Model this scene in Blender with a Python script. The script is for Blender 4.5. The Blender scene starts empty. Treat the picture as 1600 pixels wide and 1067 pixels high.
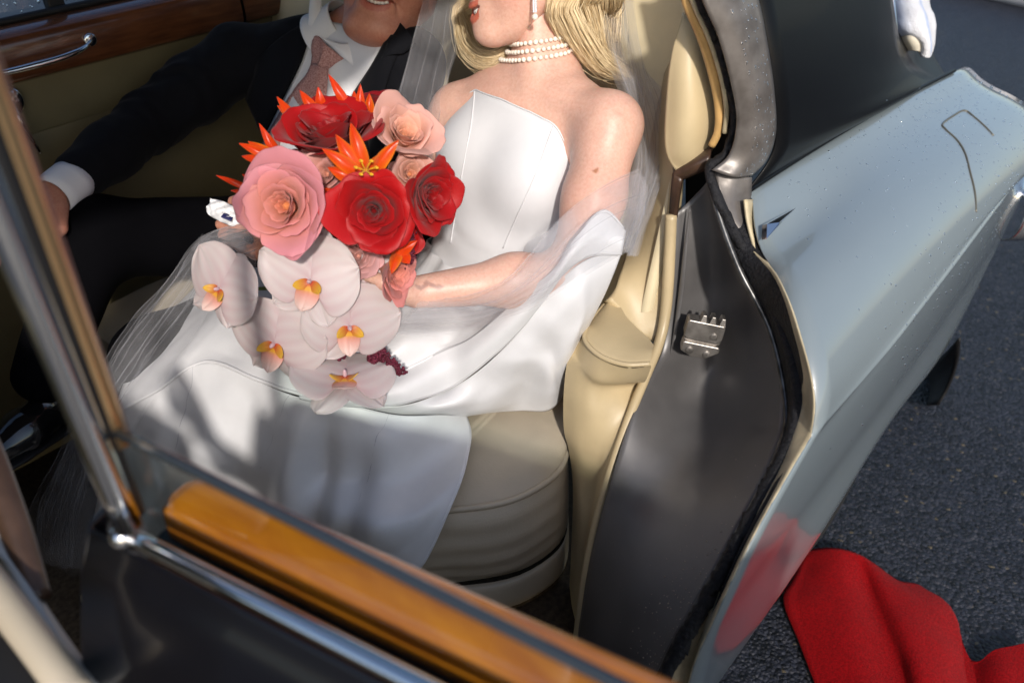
import bpy, bmesh, math, random
import numpy as np
from mathutils import Matrix, Vector
random.seed(7); rng = np.random.default_rng(7)
scene = bpy.context.scene
R_ = math.radians

# ------------------------------------------------------------------ camera
CAM = np.array([0.0, 0.0, 1.55]); FPX = 1295.0
VX = np.array([1376, -964, 1295.0]); VZ = -np.array([112, 1900, 1295.0])
VX /= np.linalg.norm(VX); VZ /= np.linalg.norm(VZ)
VX -= VZ * (VX @ VZ); VX /= np.linalg.norm(VX); VY = np.cross(VZ, VX)
RIGHT = np.array([VX[0], VY[0], VZ[0]]); DOWN = np.array([VX[1], VY[1], VZ[1]]); FWD = np.array([VX[2], VY[2], VZ[2]])
cd = bpy.data.cameras.new('camera'); cam = bpy.data.objects.new('camera', cd)
scene.collection.objects.link(cam); scene.camera = cam
cam.matrix_world = Matrix(((RIGHT[0], -DOWN[0], -FWD[0], CAM[0]), (RIGHT[1], -DOWN[1], -FWD[1], CAM[1]),
                           (RIGHT[2], -DOWN[2], -FWD[2], CAM[2]), (0, 0, 0, 1)))
cd.sensor_width = 36; cd.lens = 36 * FPX / 1600; cd.clip_start = 0.02; cd.clip_end = 500
cd.dof.use_dof = True; cd.dof.focus_distance = 1.38; cd.dof.aperture_fstop = 3.4

# ------------------------------------------------------------------ sky and sun
world = bpy.data.worlds.new('World'); scene.world = world; world.use_nodes = True
nt = world.node_tree; bg = nt.nodes['Background']
sky = nt.nodes.new('ShaderNodeTexSky'); sky.sky_type = 'NISHITA'; sky.sun_disc = False
SUN = np.array([0.543, 0.662, -0.515]); SUN /= np.linalg.norm(SUN)          # direction the light travels
sky.sun_elevation = math.asin(-SUN[2]); sky.sun_rotation = math.atan2(-SUN[0], -SUN[1])
sky.air_density = 1.0; sky.dust_density = 1.5; sky.ozone_density = 1.0
nt.links.new(sky.outputs[0], bg.inputs[0]); bg.inputs[1].default_value = 0.14
sd = bpy.data.lights.new('sun', 'SUN'); sun = bpy.data.objects.new('sun', sd); scene.collection.objects.link(sun)
sd.energy = 3.0; sd.angle = R_(2.5); sd.color = (1.0, 0.93, 0.85)
sun.rotation_euler = Vector(SUN).to_track_quat('-Z', 'Y').to_euler(); sun.location = tuple(-SUN * 6)
scene.view_settings.view_transform = 'Standard'; scene.view_settings.look = 'None'
scene.view_settings.exposure = 0.28; scene.view_settings.gamma = 1.0

# ------------------------------------------------------------------ helpers
def ray(px, py):
    return RIGHT * ((px - 800) / FPX) + DOWN * ((py - 533.5) / FPX) + FWD
def W(px, py, x=None, y=None, z=None, d=None):       # a point measured in the photograph, put at its real distance
    r = ray(px, py)
    if x is not None: t = (x - CAM[0]) / r[0]
    elif y is not None: t = (y - CAM[1]) / r[1]
    elif z is not None: t = (z - CAM[2]) / r[2]
    else: t = d
    return CAM + r * t
def nrm(v): v = np.asarray(v, float); return v / (np.linalg.norm(v) + 1e-12)
def cr(P, n, closed=False):                          # Catmull-Rom through points, n samples, even in arc length
    P = np.asarray(P, float)
    if len(P) == 2:
        t = np.linspace(0, 1, n)[:, None]; return P[0] * (1 - t) + P[1] * t
    Q = np.vstack([P[-1], P, P[0], P[1]]) if closed else np.vstack([2 * P[0] - P[1], P, 2 * P[-1] - P[-2]])
    m = len(P) if closed else len(P) - 1
    s = np.linspace(0, 1, 24, endpoint=False)[:, None]; out = []
    for i in range(m):
        a, b, c, d = Q[i], Q[i + 1], Q[i + 2], Q[i + 3]
        out.append(0.5 * ((2 * b) + (-a + c) * s + (2 * a - 5 * b + 4 * c - d) * s ** 2 + (-a + 3 * b - 3 * c + d) * s ** 3))
    out = np.vstack(out + [P[:1] if closed else P[-1:]])
    L = np.r_[0, np.cumsum(np.linalg.norm(np.diff(out[:, :3], axis=0), axis=1))]
    t = np.linspace(0, L[-1], n + 1 if closed else n)
    r = np.stack([np.interp(t, L, out[:, k]) for k in range(out.shape[1])], 1)
    return r[:-1] if closed else r
def crp(P, n):                                       # Catmull-Rom, even in parameter (keeps rows aligned)
    P = np.asarray(P, float)
    if len(P) == 2:
        t = np.linspace(0, 1, n).reshape((-1,) + (1,) * (P.ndim - 1)); return P[0] * (1 - t) + P[1] * t
    Q = np.concatenate([2 * P[:1] - P[1:2], P, 2 * P[-1:] - P[-2:-1]])
    u = np.linspace(0, len(P) - 1, n); i = np.minimum(u.astype(int), len(P) - 2)
    s = (u - i).reshape((-1,) + (1,) * (P.ndim - 1))
    a, b, c, d = Q[i], Q[i + 1], Q[i + 2], Q[i + 3]
    return 0.5 * ((2 * b) + (-a + c) * s + (2 * a - 5 * b + 4 * c - d) * s ** 2 + (-a + 3 * b - 3 * c + d) * s ** 3)
def quads(nu, nv, wrapv=False):
    f = []
    for i in range(nu - 1):
        for j in range(nv if wrapv else nv - 1):
            k = (j + 1) % nv
            f.append((i * nv + j, i * nv + k, (i + 1) * nv + k, (i + 1) * nv + j))
    return f
def empty(name, loc, label=None, cat=None, group=None):
    o = bpy.data.objects.new(name, None); o.location = tuple(loc); o.empty_display_size = 0.1
    scene.collection.objects.link(o)
    if label: o['label'] = label
    if cat: o['category'] = cat
    if group: o['group'] = group
    return o
def obj(name, V, F, mat, parent=None, smooth=True, solid=0, offset=0, sub=0, kind=None, bevel=0):
    me = bpy.data.meshes.new(name)
    me.from_pydata([tuple(map(float, v)) for v in V], [], [tuple(map(int, f)) for f in F])
    me.validate(); me.update()
    if smooth: me.polygons.foreach_set('use_smooth', [True] * len(me.polygons))
    o = bpy.data.objects.new(name, me); scene.collection.objects.link(o)
    if mat is not None: me.materials.append(mat)
    if parent is not None:
        o.parent = parent
        if parent.type == 'EMPTY': o.matrix_parent_inverse = Matrix.Translation(parent.location).inverted()
    if bevel:
        b = o.modifiers.new('bevel', 'BEVEL'); b.width = bevel; b.segments = 2; b.limit_method = 'ANGLE'; b.angle_limit = R_(35)
    if solid:
        m = o.modifiers.new('solid', 'SOLIDIFY'); m.thickness = solid; m.offset = offset
    if sub:
        m = o.modifiers.new('sub', 'SUBSURF'); m.levels = sub; m.render_levels = sub
    if kind: o['kind'] = kind
    return o
def tag(o, label, cat, group=None):
    o['label'] = label; o['category'] = cat
    if group: o['group'] = group
    return o
def patch(G, nu, nv):                                # tensor Catmull-Rom surface through a grid of points
    G = np.asarray(G, float)
    A = crp(G, nu); B = np.swapaxes(crp(np.swapaxes(A, 0, 1), nv), 0, 1)
    return B.reshape(-1, B.shape[-1]), quads(nu, nv)
def loft(curves, nu, nv):                            # curves resampled by arc length, blended across
    C = np.array([cr(c, nv) for c in curves])
    A = crp(C, nu); return A.reshape(-1, 3), quads(nu, nv)
def tube(P, r, n=10, k=40, closed=False, caps=True, flat=1.0, up=(0, 0, 1), smoothpath=True):
    P = cr(P, k, closed) if smoothpath else np.asarray(P, float); k = len(P)
    rr = np.broadcast_to(np.interp(np.linspace(0, 1, k), np.linspace(0, 1, len(np.atleast_1d(r))), np.atleast_1d(r)), (k,))
    T = np.gradient(P, axis=0) if not closed else np.roll(P, -1, 0) - np.roll(P, 1, 0)
    T /= np.linalg.norm(T, axis=1)[:, None] + 1e-12
    V = []; a = np.linspace(0, 2 * np.pi, n, endpoint=False)
    nprev = nrm(np.cross(T[0], up) if abs(nrm(up) @ T[0]) < .95 else np.cross(T[0], (1, 0, 0)))
    for i in range(k):
        nv = nrm(nprev - T[i] * (nprev @ T[i])); b = np.cross(T[i], nv); nprev = nv
        V.append(P[i] + rr[i] * (np.cos(a)[:, None] * nv + flat * np.sin(a)[:, None] * b))
    V = np.vstack(V); F = quads(k, n, True)
    if closed: F += [((k - 1) * n + j, (k - 1) * n + (j + 1) % n, (j + 1) % n, j) for j in range(n)]
    elif caps:
        F.append(tuple(range(n))[::-1]); F.append(tuple((k - 1) * n + j for j in range(n)))
    return V, F
def merge(parts):
    V = []; F = []; o = 0
    for v, f in parts:
        v = np.asarray(v, float); V.append(v); F += [tuple(i + o for i in q) for q in f]; o += len(v)
    return np.vstack(V), F
def box(c, ax, ay, az, hx, hy, hz):
    c = np.asarray(c, float); V = [c + sx * hx * np.asarray(ax) + sy * hy * np.asarray(ay) + sz * hz * np.asarray(az)
                                   for sx in (-1, 1) for sy in (-1, 1) for sz in (-1, 1)]
    return np.array(V), [(0, 1, 3, 2), (4, 6, 7, 5), (0, 4, 5, 1), (2, 3, 7, 6), (0, 2, 6, 4), (1, 5, 7, 3)]
def ball(c, rx, ry=None, rz=None, n=12, m=8, axes=np.eye(3)):
    ry = ry or rx; rz = rz or rx; V = []; axes = np.asarray(axes)
    for i in range(m + 1):
        th = np.pi * i / m
        for j in range(n):
            ph = 2 * np.pi * j / n
            V.append(np.asarray(c) + np.array([rx * math.sin(th) * math.cos(ph), ry * math.sin(th) * math.sin(ph), rz * math.cos(th)]) @ axes)
    return np.array(V), quads(m + 1, n, True)
def disc(c, nvec, r, h, n=24, rim=0.15):             # short turned disc (screw head, boss) with rounded rim
    nvec = nrm(nvec); a = nrm(np.cross(nvec, (0.3, 0.2, 1))); b = np.cross(nvec, a)
    prof = [(r, 0), (r, h * (1 - rim)), (r * (1 - rim), h), (0.001, h)]
    t = np.linspace(0, 2 * np.pi, n, endpoint=False); V = []
    for q, hh in prof: V.append(np.asarray(c) + nvec * hh + q * (np.cos(t)[:, None] * a + np.sin(t)[:, None] * b))
    return np.vstack(V), quads(4, n, True)
_vn = {}
def vnoise(P, scale, seed=0):                        # smooth value noise, -1..1
    P = np.asarray(P, float) * scale + seed * 17.31
    if seed not in _vn: _vn[seed] = np.random.default_rng(seed + 99).uniform(-1, 1, (32, 32, 32))
    T = _vn[seed]; i = np.floor(P).astype(int); f = P - i; f = f * f * (3 - 2 * f); out = 0
    for dx in (0, 1):
        for dy in (0, 1):
            for dz in (0, 1):
                w = (f[:, 0] if dx else 1 - f[:, 0]) * (f[:, 1] if dy else 1 - f[:, 1]) * (f[:, 2] if dz else 1 - f[:, 2])
                out = out + w * T[(i[:, 0] + dx) % 32, (i[:, 1] + dy) % 32, (i[:, 2] + dz) % 32]
    return out

# ------------------------------------------------------------------ materials
def mat(name, col, rough=0.5, metal=0.0, spec=0.5, coat=0.0, coat_rough=0.03, var=0.0, vscale=8.0, col2=None, bump=0.0, bscale=60.0,
        bdetail=4.0, sss=0.0, sss_col=(1, .3, .15), sheen=0.0, trans=0.0, ior=1.45, rvar=0.0, bdist=0.002, attr=None, stretch=None, alpha=1.0, mottle=0.0):
    m = bpy.data.materials.new(name); m.use_nodes = True; n = m.node_tree.nodes; l = m.node_tree.links
    b = n['Principled BSDF']; b.inputs['Base Color'].default_value = (*col, 1)
    b.inputs['Roughness'].default_value = rough; b.inputs['Metallic'].default_value = metal
    b.inputs['Specular IOR Level'].default_value = spec; b.inputs['Coat Weight'].default_value = coat
    b.inputs['Coat Roughness'].default_value = coat_rough; b.inputs['IOR'].default_value = ior
    b.inputs['Transmission Weight'].default_value = trans; b.inputs['Sheen Weight'].default_value = sheen
    b.inputs['Alpha'].default_value = alpha
    if sss:
        b.inputs['Subsurface Weight'].default_value = sss; b.inputs['Subsurface Radius'].default_value = sss_col
        b.inputs['Subsurface Scale'].default_value = 0.006
    tc = n.new('ShaderNodeTexCoord'); src = tc.outputs['Object']
    if stretch:
        mp = n.new('ShaderNodeMapping'); mp.inputs['Scale'].default_value = stretch; l.new(src, mp.inputs[0]); src = mp.outputs[0]
    if var or col2:
        nz = n.new('ShaderNodeTexNoise'); nz.inputs['Scale'].default_value = vscale; nz.inputs['Detail'].default_value = 6
        l.new(src, nz.inputs['Vector'])
        rp = n.new('ShaderNodeValToRGB'); c2 = col2 or tuple(min(1, c * (1 + var)) for c in col)
        c1 = col if col2 else tuple(c * (1 - var) for c in col)
        rp.color_ramp.elements[0].position = .34; rp.color_ramp.elements[1].position = .66
        rp.color_ramp.elements[0].color = (*c1, 1); rp.color_ramp.elements[1].color = (*c2, 1)
        l.new(nz.outputs[0], rp.inputs[0]); l.new(rp.outputs[0], b.inputs['Base Color'])
        if rvar:
            mr = n.new('ShaderNodeMapRange'); mr.inputs['To Min'].default_value = max(0, rough - rvar); mr.inputs['To Max'].default_value = rough + rvar
            mr.inputs['From Min'].default_value = .3; mr.inputs['From Max'].default_value = .7
            l.new(nz.outputs[0], mr.inputs[0]); l.new(mr.outputs[0], b.inputs['Roughness'])
    if attr:                                          # vertex colour of the thing itself (lips, petal throat)
        at = n.new('ShaderNodeAttribute'); at.attribute_name = attr; l.new(at.outputs['Color'], b.inputs['Base Color'])
        if mottle:                                    # fine uneven tone of skin
            z1 = n.new('ShaderNodeTexNoise'); z1.inputs['Scale'].default_value = 190; z1.inputs['Detail'].default_value = 8; z1.inputs['Roughness'].default_value = .7; l.new(src, z1.inputs['Vector'])
            r1 = n.new('ShaderNodeValToRGB'); r1.color_ramp.elements[0].position = .3; r1.color_ramp.elements[1].position = .7
            r1.color_ramp.elements[0].color = (1 - mottle * .6, 1 - mottle * 1.2, 1 - mottle * 1.3, 1); r1.color_ramp.elements[1].color = (1, 1, 1, 1); l.new(z1.outputs[0], r1.inputs[0])
            mx = n.new('ShaderNodeMix'); mx.data_type = 'RGBA'; mx.blend_type = 'MULTIPLY'; mx.inputs['Factor'].default_value = 1.0
            l.new(at.outputs['Color'], mx.inputs['A']); l.new(r1.outputs[0], mx.inputs['B']); l.new(mx.outputs['Result'], b.inputs['Base Color'])
    if bump:
        bz = n.new('ShaderNodeTexNoise'); bz.inputs['Scale'].default_value = bscale; bz.inputs['Detail'].default_value = bdetail
        l.new(src, bz.inputs['Vector'])
        bp = n.new('ShaderNodeBump'); bp.inputs['Strength'].default_value = bump; bp.inputs['Distance'].default_value = bdist
        l.new(bz.outputs[0], bp.inputs['Height']); l.new(bp.outputs[0], b.inputs['Normal'])
    return m
def setcol(o, cols, name='col'):
    a = o.data.color_attributes.new(name, 'FLOAT_COLOR', 'POINT')
    c = np.ones((len(o.data.vertices), 4), np.float32); c[:, :3] = cols
    a.data.foreach_set('color', c.ravel())
# ------------------------------------------------------------------ materials of the car
M_paint = mat('pale_blue_paint', (.20, .238, .255), .28, coat=1.0, coat_rough=.04, var=.03, vscale=3)
M_black = mat('black_paint', (.003, .0032, .004), .42, spec=.18, coat=.10, coat_rough=.04, bump=.05, bscale=7, bdist=.01)
M_jamb = mat('dark_jamb_paint', (.145, .140, .140), .42, metal=.30, var=.14, vscale=9, bump=.10, bscale=14, bdist=.004, rvar=.12)
M_flange = mat('bare_grey_metal', (.17, .155, .145), .38, metal=.3, col2=(.095, .083, .075), vscale=30, bump=.15, bscale=60, rvar=.12)
M_rubber = mat('crumbling_rubber', (.006, .006, .008), .75, bump=1.0, bscale=170, bdist=.004, var=.4, vscale=60)
M_primer = mat('cream_primer', (.50, .42, .27), .5, var=.25, vscale=25, bump=.3, bscale=60)
M_tan = mat('tan_leather', (.50, .40, .24), .42, var=.10, vscale=10, bump=.18, bscale=260, bdist=.001, rvar=.06)
M_cream = mat('cream_leather', (.66, .57, .38), .42, var=.08, vscale=10, bump=.15, bscale=260, bdist=.001)
M_seat = mat('grey_tan_leather', (.45, .39, .30), .40, var=.10, vscale=7, bump=.30, bscale=300, bdist=.0012, rvar=.08)
M_dleather = mat('shaded_tan_leather', (.15, .125, .065), .55, var=.06, vscale=12, bump=.2, bscale=280, bdist=.001)  # the tan leather again, cabin shade put into its darker base colour
M_wood = mat('walnut', (.075, .026, .012), .22, coat=.6, col2=(.14, .05, .02), vscale=6, stretch=(2, 9, 14))
M_amber = mat('amber_wood', (.72, .21, .012), .25, coat=.8, col2=(.50, .12, .010), vscale=5, stretch=(10, 2, 14))
M_chrome = mat('chrome', (.72, .73, .75), .10, metal=1.0)
M_worn = mat('dull_steel', (.30, .28, .26), .42, metal=.85, var=.3, vscale=40, bump=.2, bscale=120)
M_pile = mat('brown_carpet', (.07, .052, .037), .95, var=.3, vscale=90, bump=1.0, bscale=400, bdist=.004, spec=.1)
M_dark = mat('black_trim', (.006, .006, .007), .6)
M_brown = mat('brown_lacquer', (.06, .034, .022), .35, var=.3, vscale=30)
M_wool = mat('headlining', (.10, .09, .07), .9)
def glassmat(name, tint, ior=1.45):
    m = bpy.data.materials.new(name); m.use_nodes = True; n = m.node_tree.nodes; l = m.node_tree.links; n.remove(n['Principled BSDF'])
    tr = n.new('ShaderNodeBsdfTransparent'); tr.inputs[0].default_value = (*tint, 1); gl = n.new('ShaderNodeBsdfGlossy'); gl.inputs['Roughness'].default_value = .02
    ge = n.new('ShaderNodeNewGeometry'); io = n.new('ShaderNodeMapRange'); io.inputs['To Min'].default_value = ior; io.inputs['To Max'].default_value = 1 / ior
    l.new(ge.outputs['Backfacing'], io.inputs[0]); fr = n.new('ShaderNodeFresnel'); l.new(io.outputs[0], fr.inputs[0]); mx = n.new('ShaderNodeMixShader')
    l.new(fr.outputs[0], mx.inputs[0]); l.new(tr.outputs[0], mx.inputs[1]); l.new(gl.outputs[0], mx.inputs[2]); l.new(mx.outputs[0], n['Material Output'].inputs[0]); return m
M_glass = glassmat('window_glass', (.80, .90, .87))
M_farglass = glassmat('wet_window_glass', (.62, .70, .80))
M_drop = mat('water', (1, 1, 1), .02, trans=1.0, ior=1.33)

car = empty('vintage_car', (1.2, 1.2, 0), 'old two-tone pale blue and black saloon with its rear door open', 'car')

# ---- rear fender: sections along the length; front edge is the door opening
YZ = [  # (front X, Y, z, weight of the tail drop)
 (.60, .345, .395, 0), (.60, .305, .382, 0), (.605, .290, .400, 0), (.634, .285, .559, 0), (.660, .276, .640, .1), (.700, .270, .715, .2),
 (.770, .268, .765, .3), (.842, .268, .795, .35), (.862, .267, .806, .35), (.872, .268, .815, .4), (.885, .275, .850, .6), (.900, .293, .884, .72), (.922, .320, .914, .78),
 (.955, .354, .938, .80), (.995, .392, .954, .80), (1.030, .425, .964, .80), (1.052, .450, .973, .80), (1.075, .474, .985, .80), (1.110, .500, 1.003, .8), (1.112, .515, 1.006, .8)]
Xs = np.r_[np.linspace(0, 1, 26) * 1.0, 1.05, 1.1, 1.14, 1.17, 1.19, 1.2]
def fender_pt(row, u):
    fx, y, z, wt = YZ[row]
    x = fx + (2.15 - fx) * min(u, 1.0)
    s = max(0, (x - 1.0) / 1.1)
    drop = .085 * s ** 1.5 * wt
    if row <= 2:                                      # bottom lip: shallow wheel arch, then rises to the tail
        z += .055 * math.exp(-((x - 1.42) / .26) ** 2) + .10 * max(0, (x - 1.8) / .3) ** 1.3
    lift = .035 * s if 7 <= row <= 9 else 0
    if 14 <= row <= 17: z -= (.006, .016, .017, .007)[row - 14] * math.exp(-((x - 1.05) / .24) ** 2)
    if row in (8, 9): y -= (.0085 if row == 8 else .004) * min(1, max(0, (x - .90) / .25))
    y2 = y + .02 * s ** 2 * (1 if wt < .6 else -.6)
    z2 = z - drop + lift
    if u > 1:                                         # rounded tail
        e = (u - 1) / .2
        x += .26 * math.sin(e * 1.45); z2 = z2 - (z2 - .62) * (1 - math.cos(e * 1.45)) * .9; y2 = y2 + (.62 - y2) * (1 - math.cos(e * 1.5)) * .8
    return (x, y2, z2)
V = []; rows = len(YZ)
for r in range(rows):
    for u in Xs: V.append(fender_pt(r, u))
V = np.array(V).reshape(rows, len(Xs), 3); fender_grid = V
V = crp(V, rows * 3 - 2); nV = V.shape[0]
obj('rear_fender', V.reshape(-1, 3), quads(nV, len(Xs)), M_paint, car, solid=.003, offset=-1)
fender_fine = V
# cream flange behind the seal: strip from fender edge back into the opening
edge = fender_grid[1:, 0]
seal_px = [((1082, -60), .60, None), ((1095, 0), .58, None), ((1121, 60), .565, None), ((1140, 130), .55, None), ((1149, 190), .54, None), ((1136, 236), .545, None), ((1110, 264), .555, None),
           ((1121, 308), .532, None), ((1157, 380), .485, None), ((1192, 440), .440, None), ((1231, 530), .362, None), ((1249, 610), .318, None), ((1238, 682), .298, None),
           ((1202, 756), .293, None), ((1156, 842), .293, None), ((1108, 930), .30, None), ((1066, 1004), .308, None), ((1030, 1075), .315, None)]
seal = np.array([W(*p, y=y) for p, y, _ in seal_px])
Vt, Ft = tube(seal, [.0078, .0078, .0078, .0078, .008, .0105, .0115, .0105, .010, .010, .010], 12, 260)
c = Vt + (vnoise(Vt, 130, 1)[:, None] * .0035 + vnoise(Vt, 300, 2)[:, None] * .0018) * np.array([1, 1, 1])
obj('door_seal', c, Ft, M_rubber, car)
outer = np.array([e for e in edge[::-1]])[4:]             # from waist down to sill
inner = np.array(seal[8:])
obj('door_edge_flange', *loft([cr(outer, 60) + np.array([.0, .002, 0]), cr(inner, 60) * .45 + cr(outer, 60) * .55 + np.array([.006, .004, -.002]), cr(inner, 60) + np.array([.012, .006, 0])], 9, 90), M_primer, car, solid=.002)

# ---- jamb panel (front of the wheel arch)
ji = [W(1054, 335, y=.615), W(1050, 400, y=.608), W(1046, 480, y=.60), W(1036, 545, y=.592), W(1014, 592, y=.584), W(985, 655, y=.567), W(955, 750, y=.553), W(926, 860, y=.549), W(905, 975, y=.55), W(895, 1060, y=.548)]
jm2 = [W(1085, 300, y=.585), W(1098, 370, y=.57), W(1110, 450, y=.555), W(1113, 535, y=.535), W(1108, 612, y=.528), W(1085, 690, y=.480), W(1045, 790, y=.445), W(1000, 900, y=.432), W(962, 1000, y=.435), W(945, 1080, y=.43)]
jo = [W(1108, 268, y=.56), W(1122, 330, y=.53), W(1155, 420, y=.475), W(1205, 520, y=.405), W(1229, 636, y=.345), W(1218, 700, y=.322), W(1180, 782, y=.312), W(1118, 895, y=.315), W(1062, 990, y=.325), W(1025, 1065, y=.33)]
G = np.array([ji, jm2, jo])
# ridge: the ledge under the striker is a real step in the pressing
Vj, Fj = patch(G, 25, 60)
Vj = Vj.reshape(25, 60, 3)
t = np.linspace(0, 9, 60); ridge = np.exp(-((t - 4.15) / .22) ** 2) * .010; rec = 1 / (1 + np.exp((t - 3.75) * 11)) * .030
edgefall = np.sin(np.linspace(0, np.pi, 25)) ** .35
Vj[:, :, 0] += edgefall[:, None] * (rec - ridge)[None, :]
obj('jamb_panel', Vj.reshape(-1, 3), Fj, M_jamb, car, solid=.003)
rj = np.random.default_rng(21); fk = []
for i in range(150):                                  # flecks of lost paint near the sill
    a = int(np.clip(24 - abs(rj.normal(0, 4)), 2, 23)); b_ = int(np.clip(rj.normal(50, 6), 30, 58)); r0 = rj.uniform(.0004, .0011)
    q = Vj[a, b_] + (Vj[a, b_ - 1] - Vj[a, b_]) * rj.random() + (Vj[a - 1, b_] - Vj[a, b_]) * rj.random() + np.array([-.002, -.001, .001]); fk.append(ball(q, r0, r0 * rj.uniform(.6, 2), r0 * rj.uniform(.6, 2.5), 5, 4))
obj('paint_flecks', *merge(fk), mat('pale_fleck', (.42, .36, .28), .6), car, kind='stuff')
# raised metal bead just inside the seal
bead = [p + np.array([-.006, -.002, .004]) for p in jo]
obj('seal_channel', *tube(bead, .005, 8, 120), mat('dark_steel_bead', (.10, .10, .10), .35, metal=.7, var=.5, vscale=50), car)
obj('seal_bed', *loft([cr(jo, 60) + np.array([.004, .003, 0]), cr(np.array([e for e in edge[::-1]]), 60) + np.array([.014, .010, -.003])], 6, 90), M_rubber, car, solid=.002)
# pressed groove line near the inner edge
obj('pressed_rib', *tube([W(1078, 325, y=.594), W(1071, 390, y=.590), W(1064, 460, y=.586), W(1053, 530, y=.582), W(1044, 565, y=.585)], [.001, .004, .0055, .004, .001], 8, 40, flat=.6), M_jamb, car)

# ---- striker (two plates, teeth, screws)
sc = W(1096, 527, y=.530); sn = nrm([-.80, -.52, .12]); su = nrm(np.cross((0, 0, 1), sn)); sv = np.cross(sn, su)
if RIGHT @ su < 0: su = -su; 
sv = nrm(np.cross(sn, su)); sv = sv if sv[2] > 0 else -sv
tilt = R_(-11); su, sv = su * math.cos(tilt) + sv * math.sin(tilt), sv * math.cos(tilt) - su * math.sin(tilt)
def plate(cu, cv, hu, hv, h, ch=.25):
    pts = [(-hu, -hv * (1 - ch)), (-hu * (1 - ch), -hv), (hu * (1 - ch), -hv), (hu, -hv * (1 - ch * 2)), (hu, hv * .8), (hu * .92, hv), (-hu * .92, hv), (-hu, hv * .8)]
    b = [sc + su * (cu + a) + sv * (cv + q) - sn * .012 for a, q in pts]; tpp = [sc + su * (cu + a) + sv * (cv + q) + sn * h for a, q in pts]
    n = len(pts); return np.array(b + tpp), [tuple(range(n, 2 * n))] + [(i, (i + 1) % n, n + (i + 1) % n, n + i) for i in range(n)]
st = obj('striker', *plate(0, .016, .031, .017, .014), M_worn, car, smooth=False, bevel=.0015)
obj('striker_plate', *plate(.002, -.021, .031, .0125, .010, .6), M_worn, st, smooth=False, bevel=.0015)
obj('striker_bridge', *plate(.002, -.003, .030, .006, .004), M_worn, st, smooth=False, bevel=.001)
for a in (-.006, .009, .025):
    q = sc + su * a + sv * .036
    Vb = np.array([q + su * x + sv * yv + sn * z for x, yv, z in [(-.006, -.006, -.01), (.006, -.006, -.01), (.003, .008, -.01), (-.003, .008, -.01), (-.006, -.006, .012), (.006, -.006, .012), (.003, .008, .010), (-.003, .008, .010)]])
    obj('striker_tooth', Vb, [(0, 3, 2, 1), (4, 5, 6, 7), (0, 1, 5, 4), (1, 2, 6, 5), (2, 3, 7, 6), (3, 0, 4, 7)], M_worn, st, smooth=False, bevel=.001)
for a, b, h in ((.016, .012, .0141), (-.015, -.022, .0101), (.014, -.024, .0101)):
    s_ = obj('screw', *disc(sc + su * a + sv * b + sn * h, sn, .0062, .0022), M_worn, st)

# ---- C pillar: grey flange of the window opening, black roof side above the waist
fl_l = [W(1084, -60, y=.585), W(1098, 0, y=.567), W(1123, 60, y=.548), W(1142, 130, y=.532), W(1151, 190, y=.525), W(1140, 240, y=.530), W(1112, 266, y=.545)]
fl_r = [W(1165, -60, y=.555), W(1184, 0, y=.537), W(1198, 70, y=.518), W(1208, 140, y=.503), W(1211, 205, y=.497), W(1198, 248, y=.500), W(1174, 274, y=.508)]
mid = [(a + b) / 2 + np.array([-.012, -.010, 0]) for a, b in zip(fl_l, fl_r)]
fl = obj('window_flange', *loft([fl_l, mid, fl_r], 13, 60), M_flange, car, solid=.004)
fl2_l = [W(1114, 268, y=.553), W(1126, 318, y=.527), W(1150, 366, y=.498)]
fl2_r = [W(1174, 277, y=.508), W(1173, 320, y=.502), W(1178, 364, y=.482)]
obj('pillar_foot', *loft([fl2_l, [(a + b) / 2 + np.array([-.006, -.004, 0]) for a, b in zip(fl2_l, fl2_r)], fl2_r], 9, 24), M_flange, car, solid=.004)
obj('paint_chip_strip', *loft([[W(1163, 312, y=.4995), W(1167, 345, y=.487), W(1176, 380, y=.468), W(1184, 408, y=.449)], [W(1176, 312, y=.4995), W(1178, 345, y=.487), W(1186, 380, y=.468), W(1192, 408, y=.449)]], 4, 16), M_primer, car, solid=.004)

# roof shell: side from the waist, leaning in, rear edge flaring down to the deck
RF = [W(1176, 300, y=.503), W(1202, 250, y=.500), W(1213, 205, y=.497), W(1210, 140, y=.503), W(1200, 70, y=.518), W(1186, 0, y=.537), W(1167, -60, y=.555), W(1137, -140, y=.60)]
RR = [W(1488, 144, y=.49), W(1456, 122, y=.515), W(1428, 111, y=.54), W(1411, 90, y=.565), W(1402, 50, y=.585), W(1394, 0, y=.61), W(1385, -60, y=.64), W(1370, -150, y=.69)]
wst = cr([np.array(fender_pt(rows - 1, u)) + np.array([0, -.002, .001]) for u in np.linspace(0, .955, 16)], 18)
G = []
for k, (a, b) in enumerate(zip(RF, RR)):
    s_ = np.linspace(0, 1, 18)[:, None]; row = a * (1 - s_) + b * s_ + np.array([0, -.022, .004]) * np.sin(np.pi * s_) * (1 if k else 0)
    G.append(wst if k == 0 else row)
G = np.array(G); near = np.swapaxes(crp(G, 36), 0, 1)
obj('roof_side', near.reshape(-1, 3), quads(near.shape[0], near.shape[1]), M_black, car, solid=.003)
far = near.copy(); far[:, :, 1] = 2.4 - far[:, :, 1]
obj('roof_side', far.reshape(-1, 3), quads(far.shape[0], far.shape[1]), M_black, car, solid=.003)
obj('waist_moulding', *tube(wst + np.array([0, -.003, .004]), .0045, 8, 60), M_black, car)

# sheet metal behind the pillar trims, closing the shell
obj('pillar_core', *patch([[W(px, py, x=1.19) for px in (1072, 1090, 1130, 1172)] for py in (-90, 60, 200, 300, 440)], 8, 8), M_dark, car, solid=.004)
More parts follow.
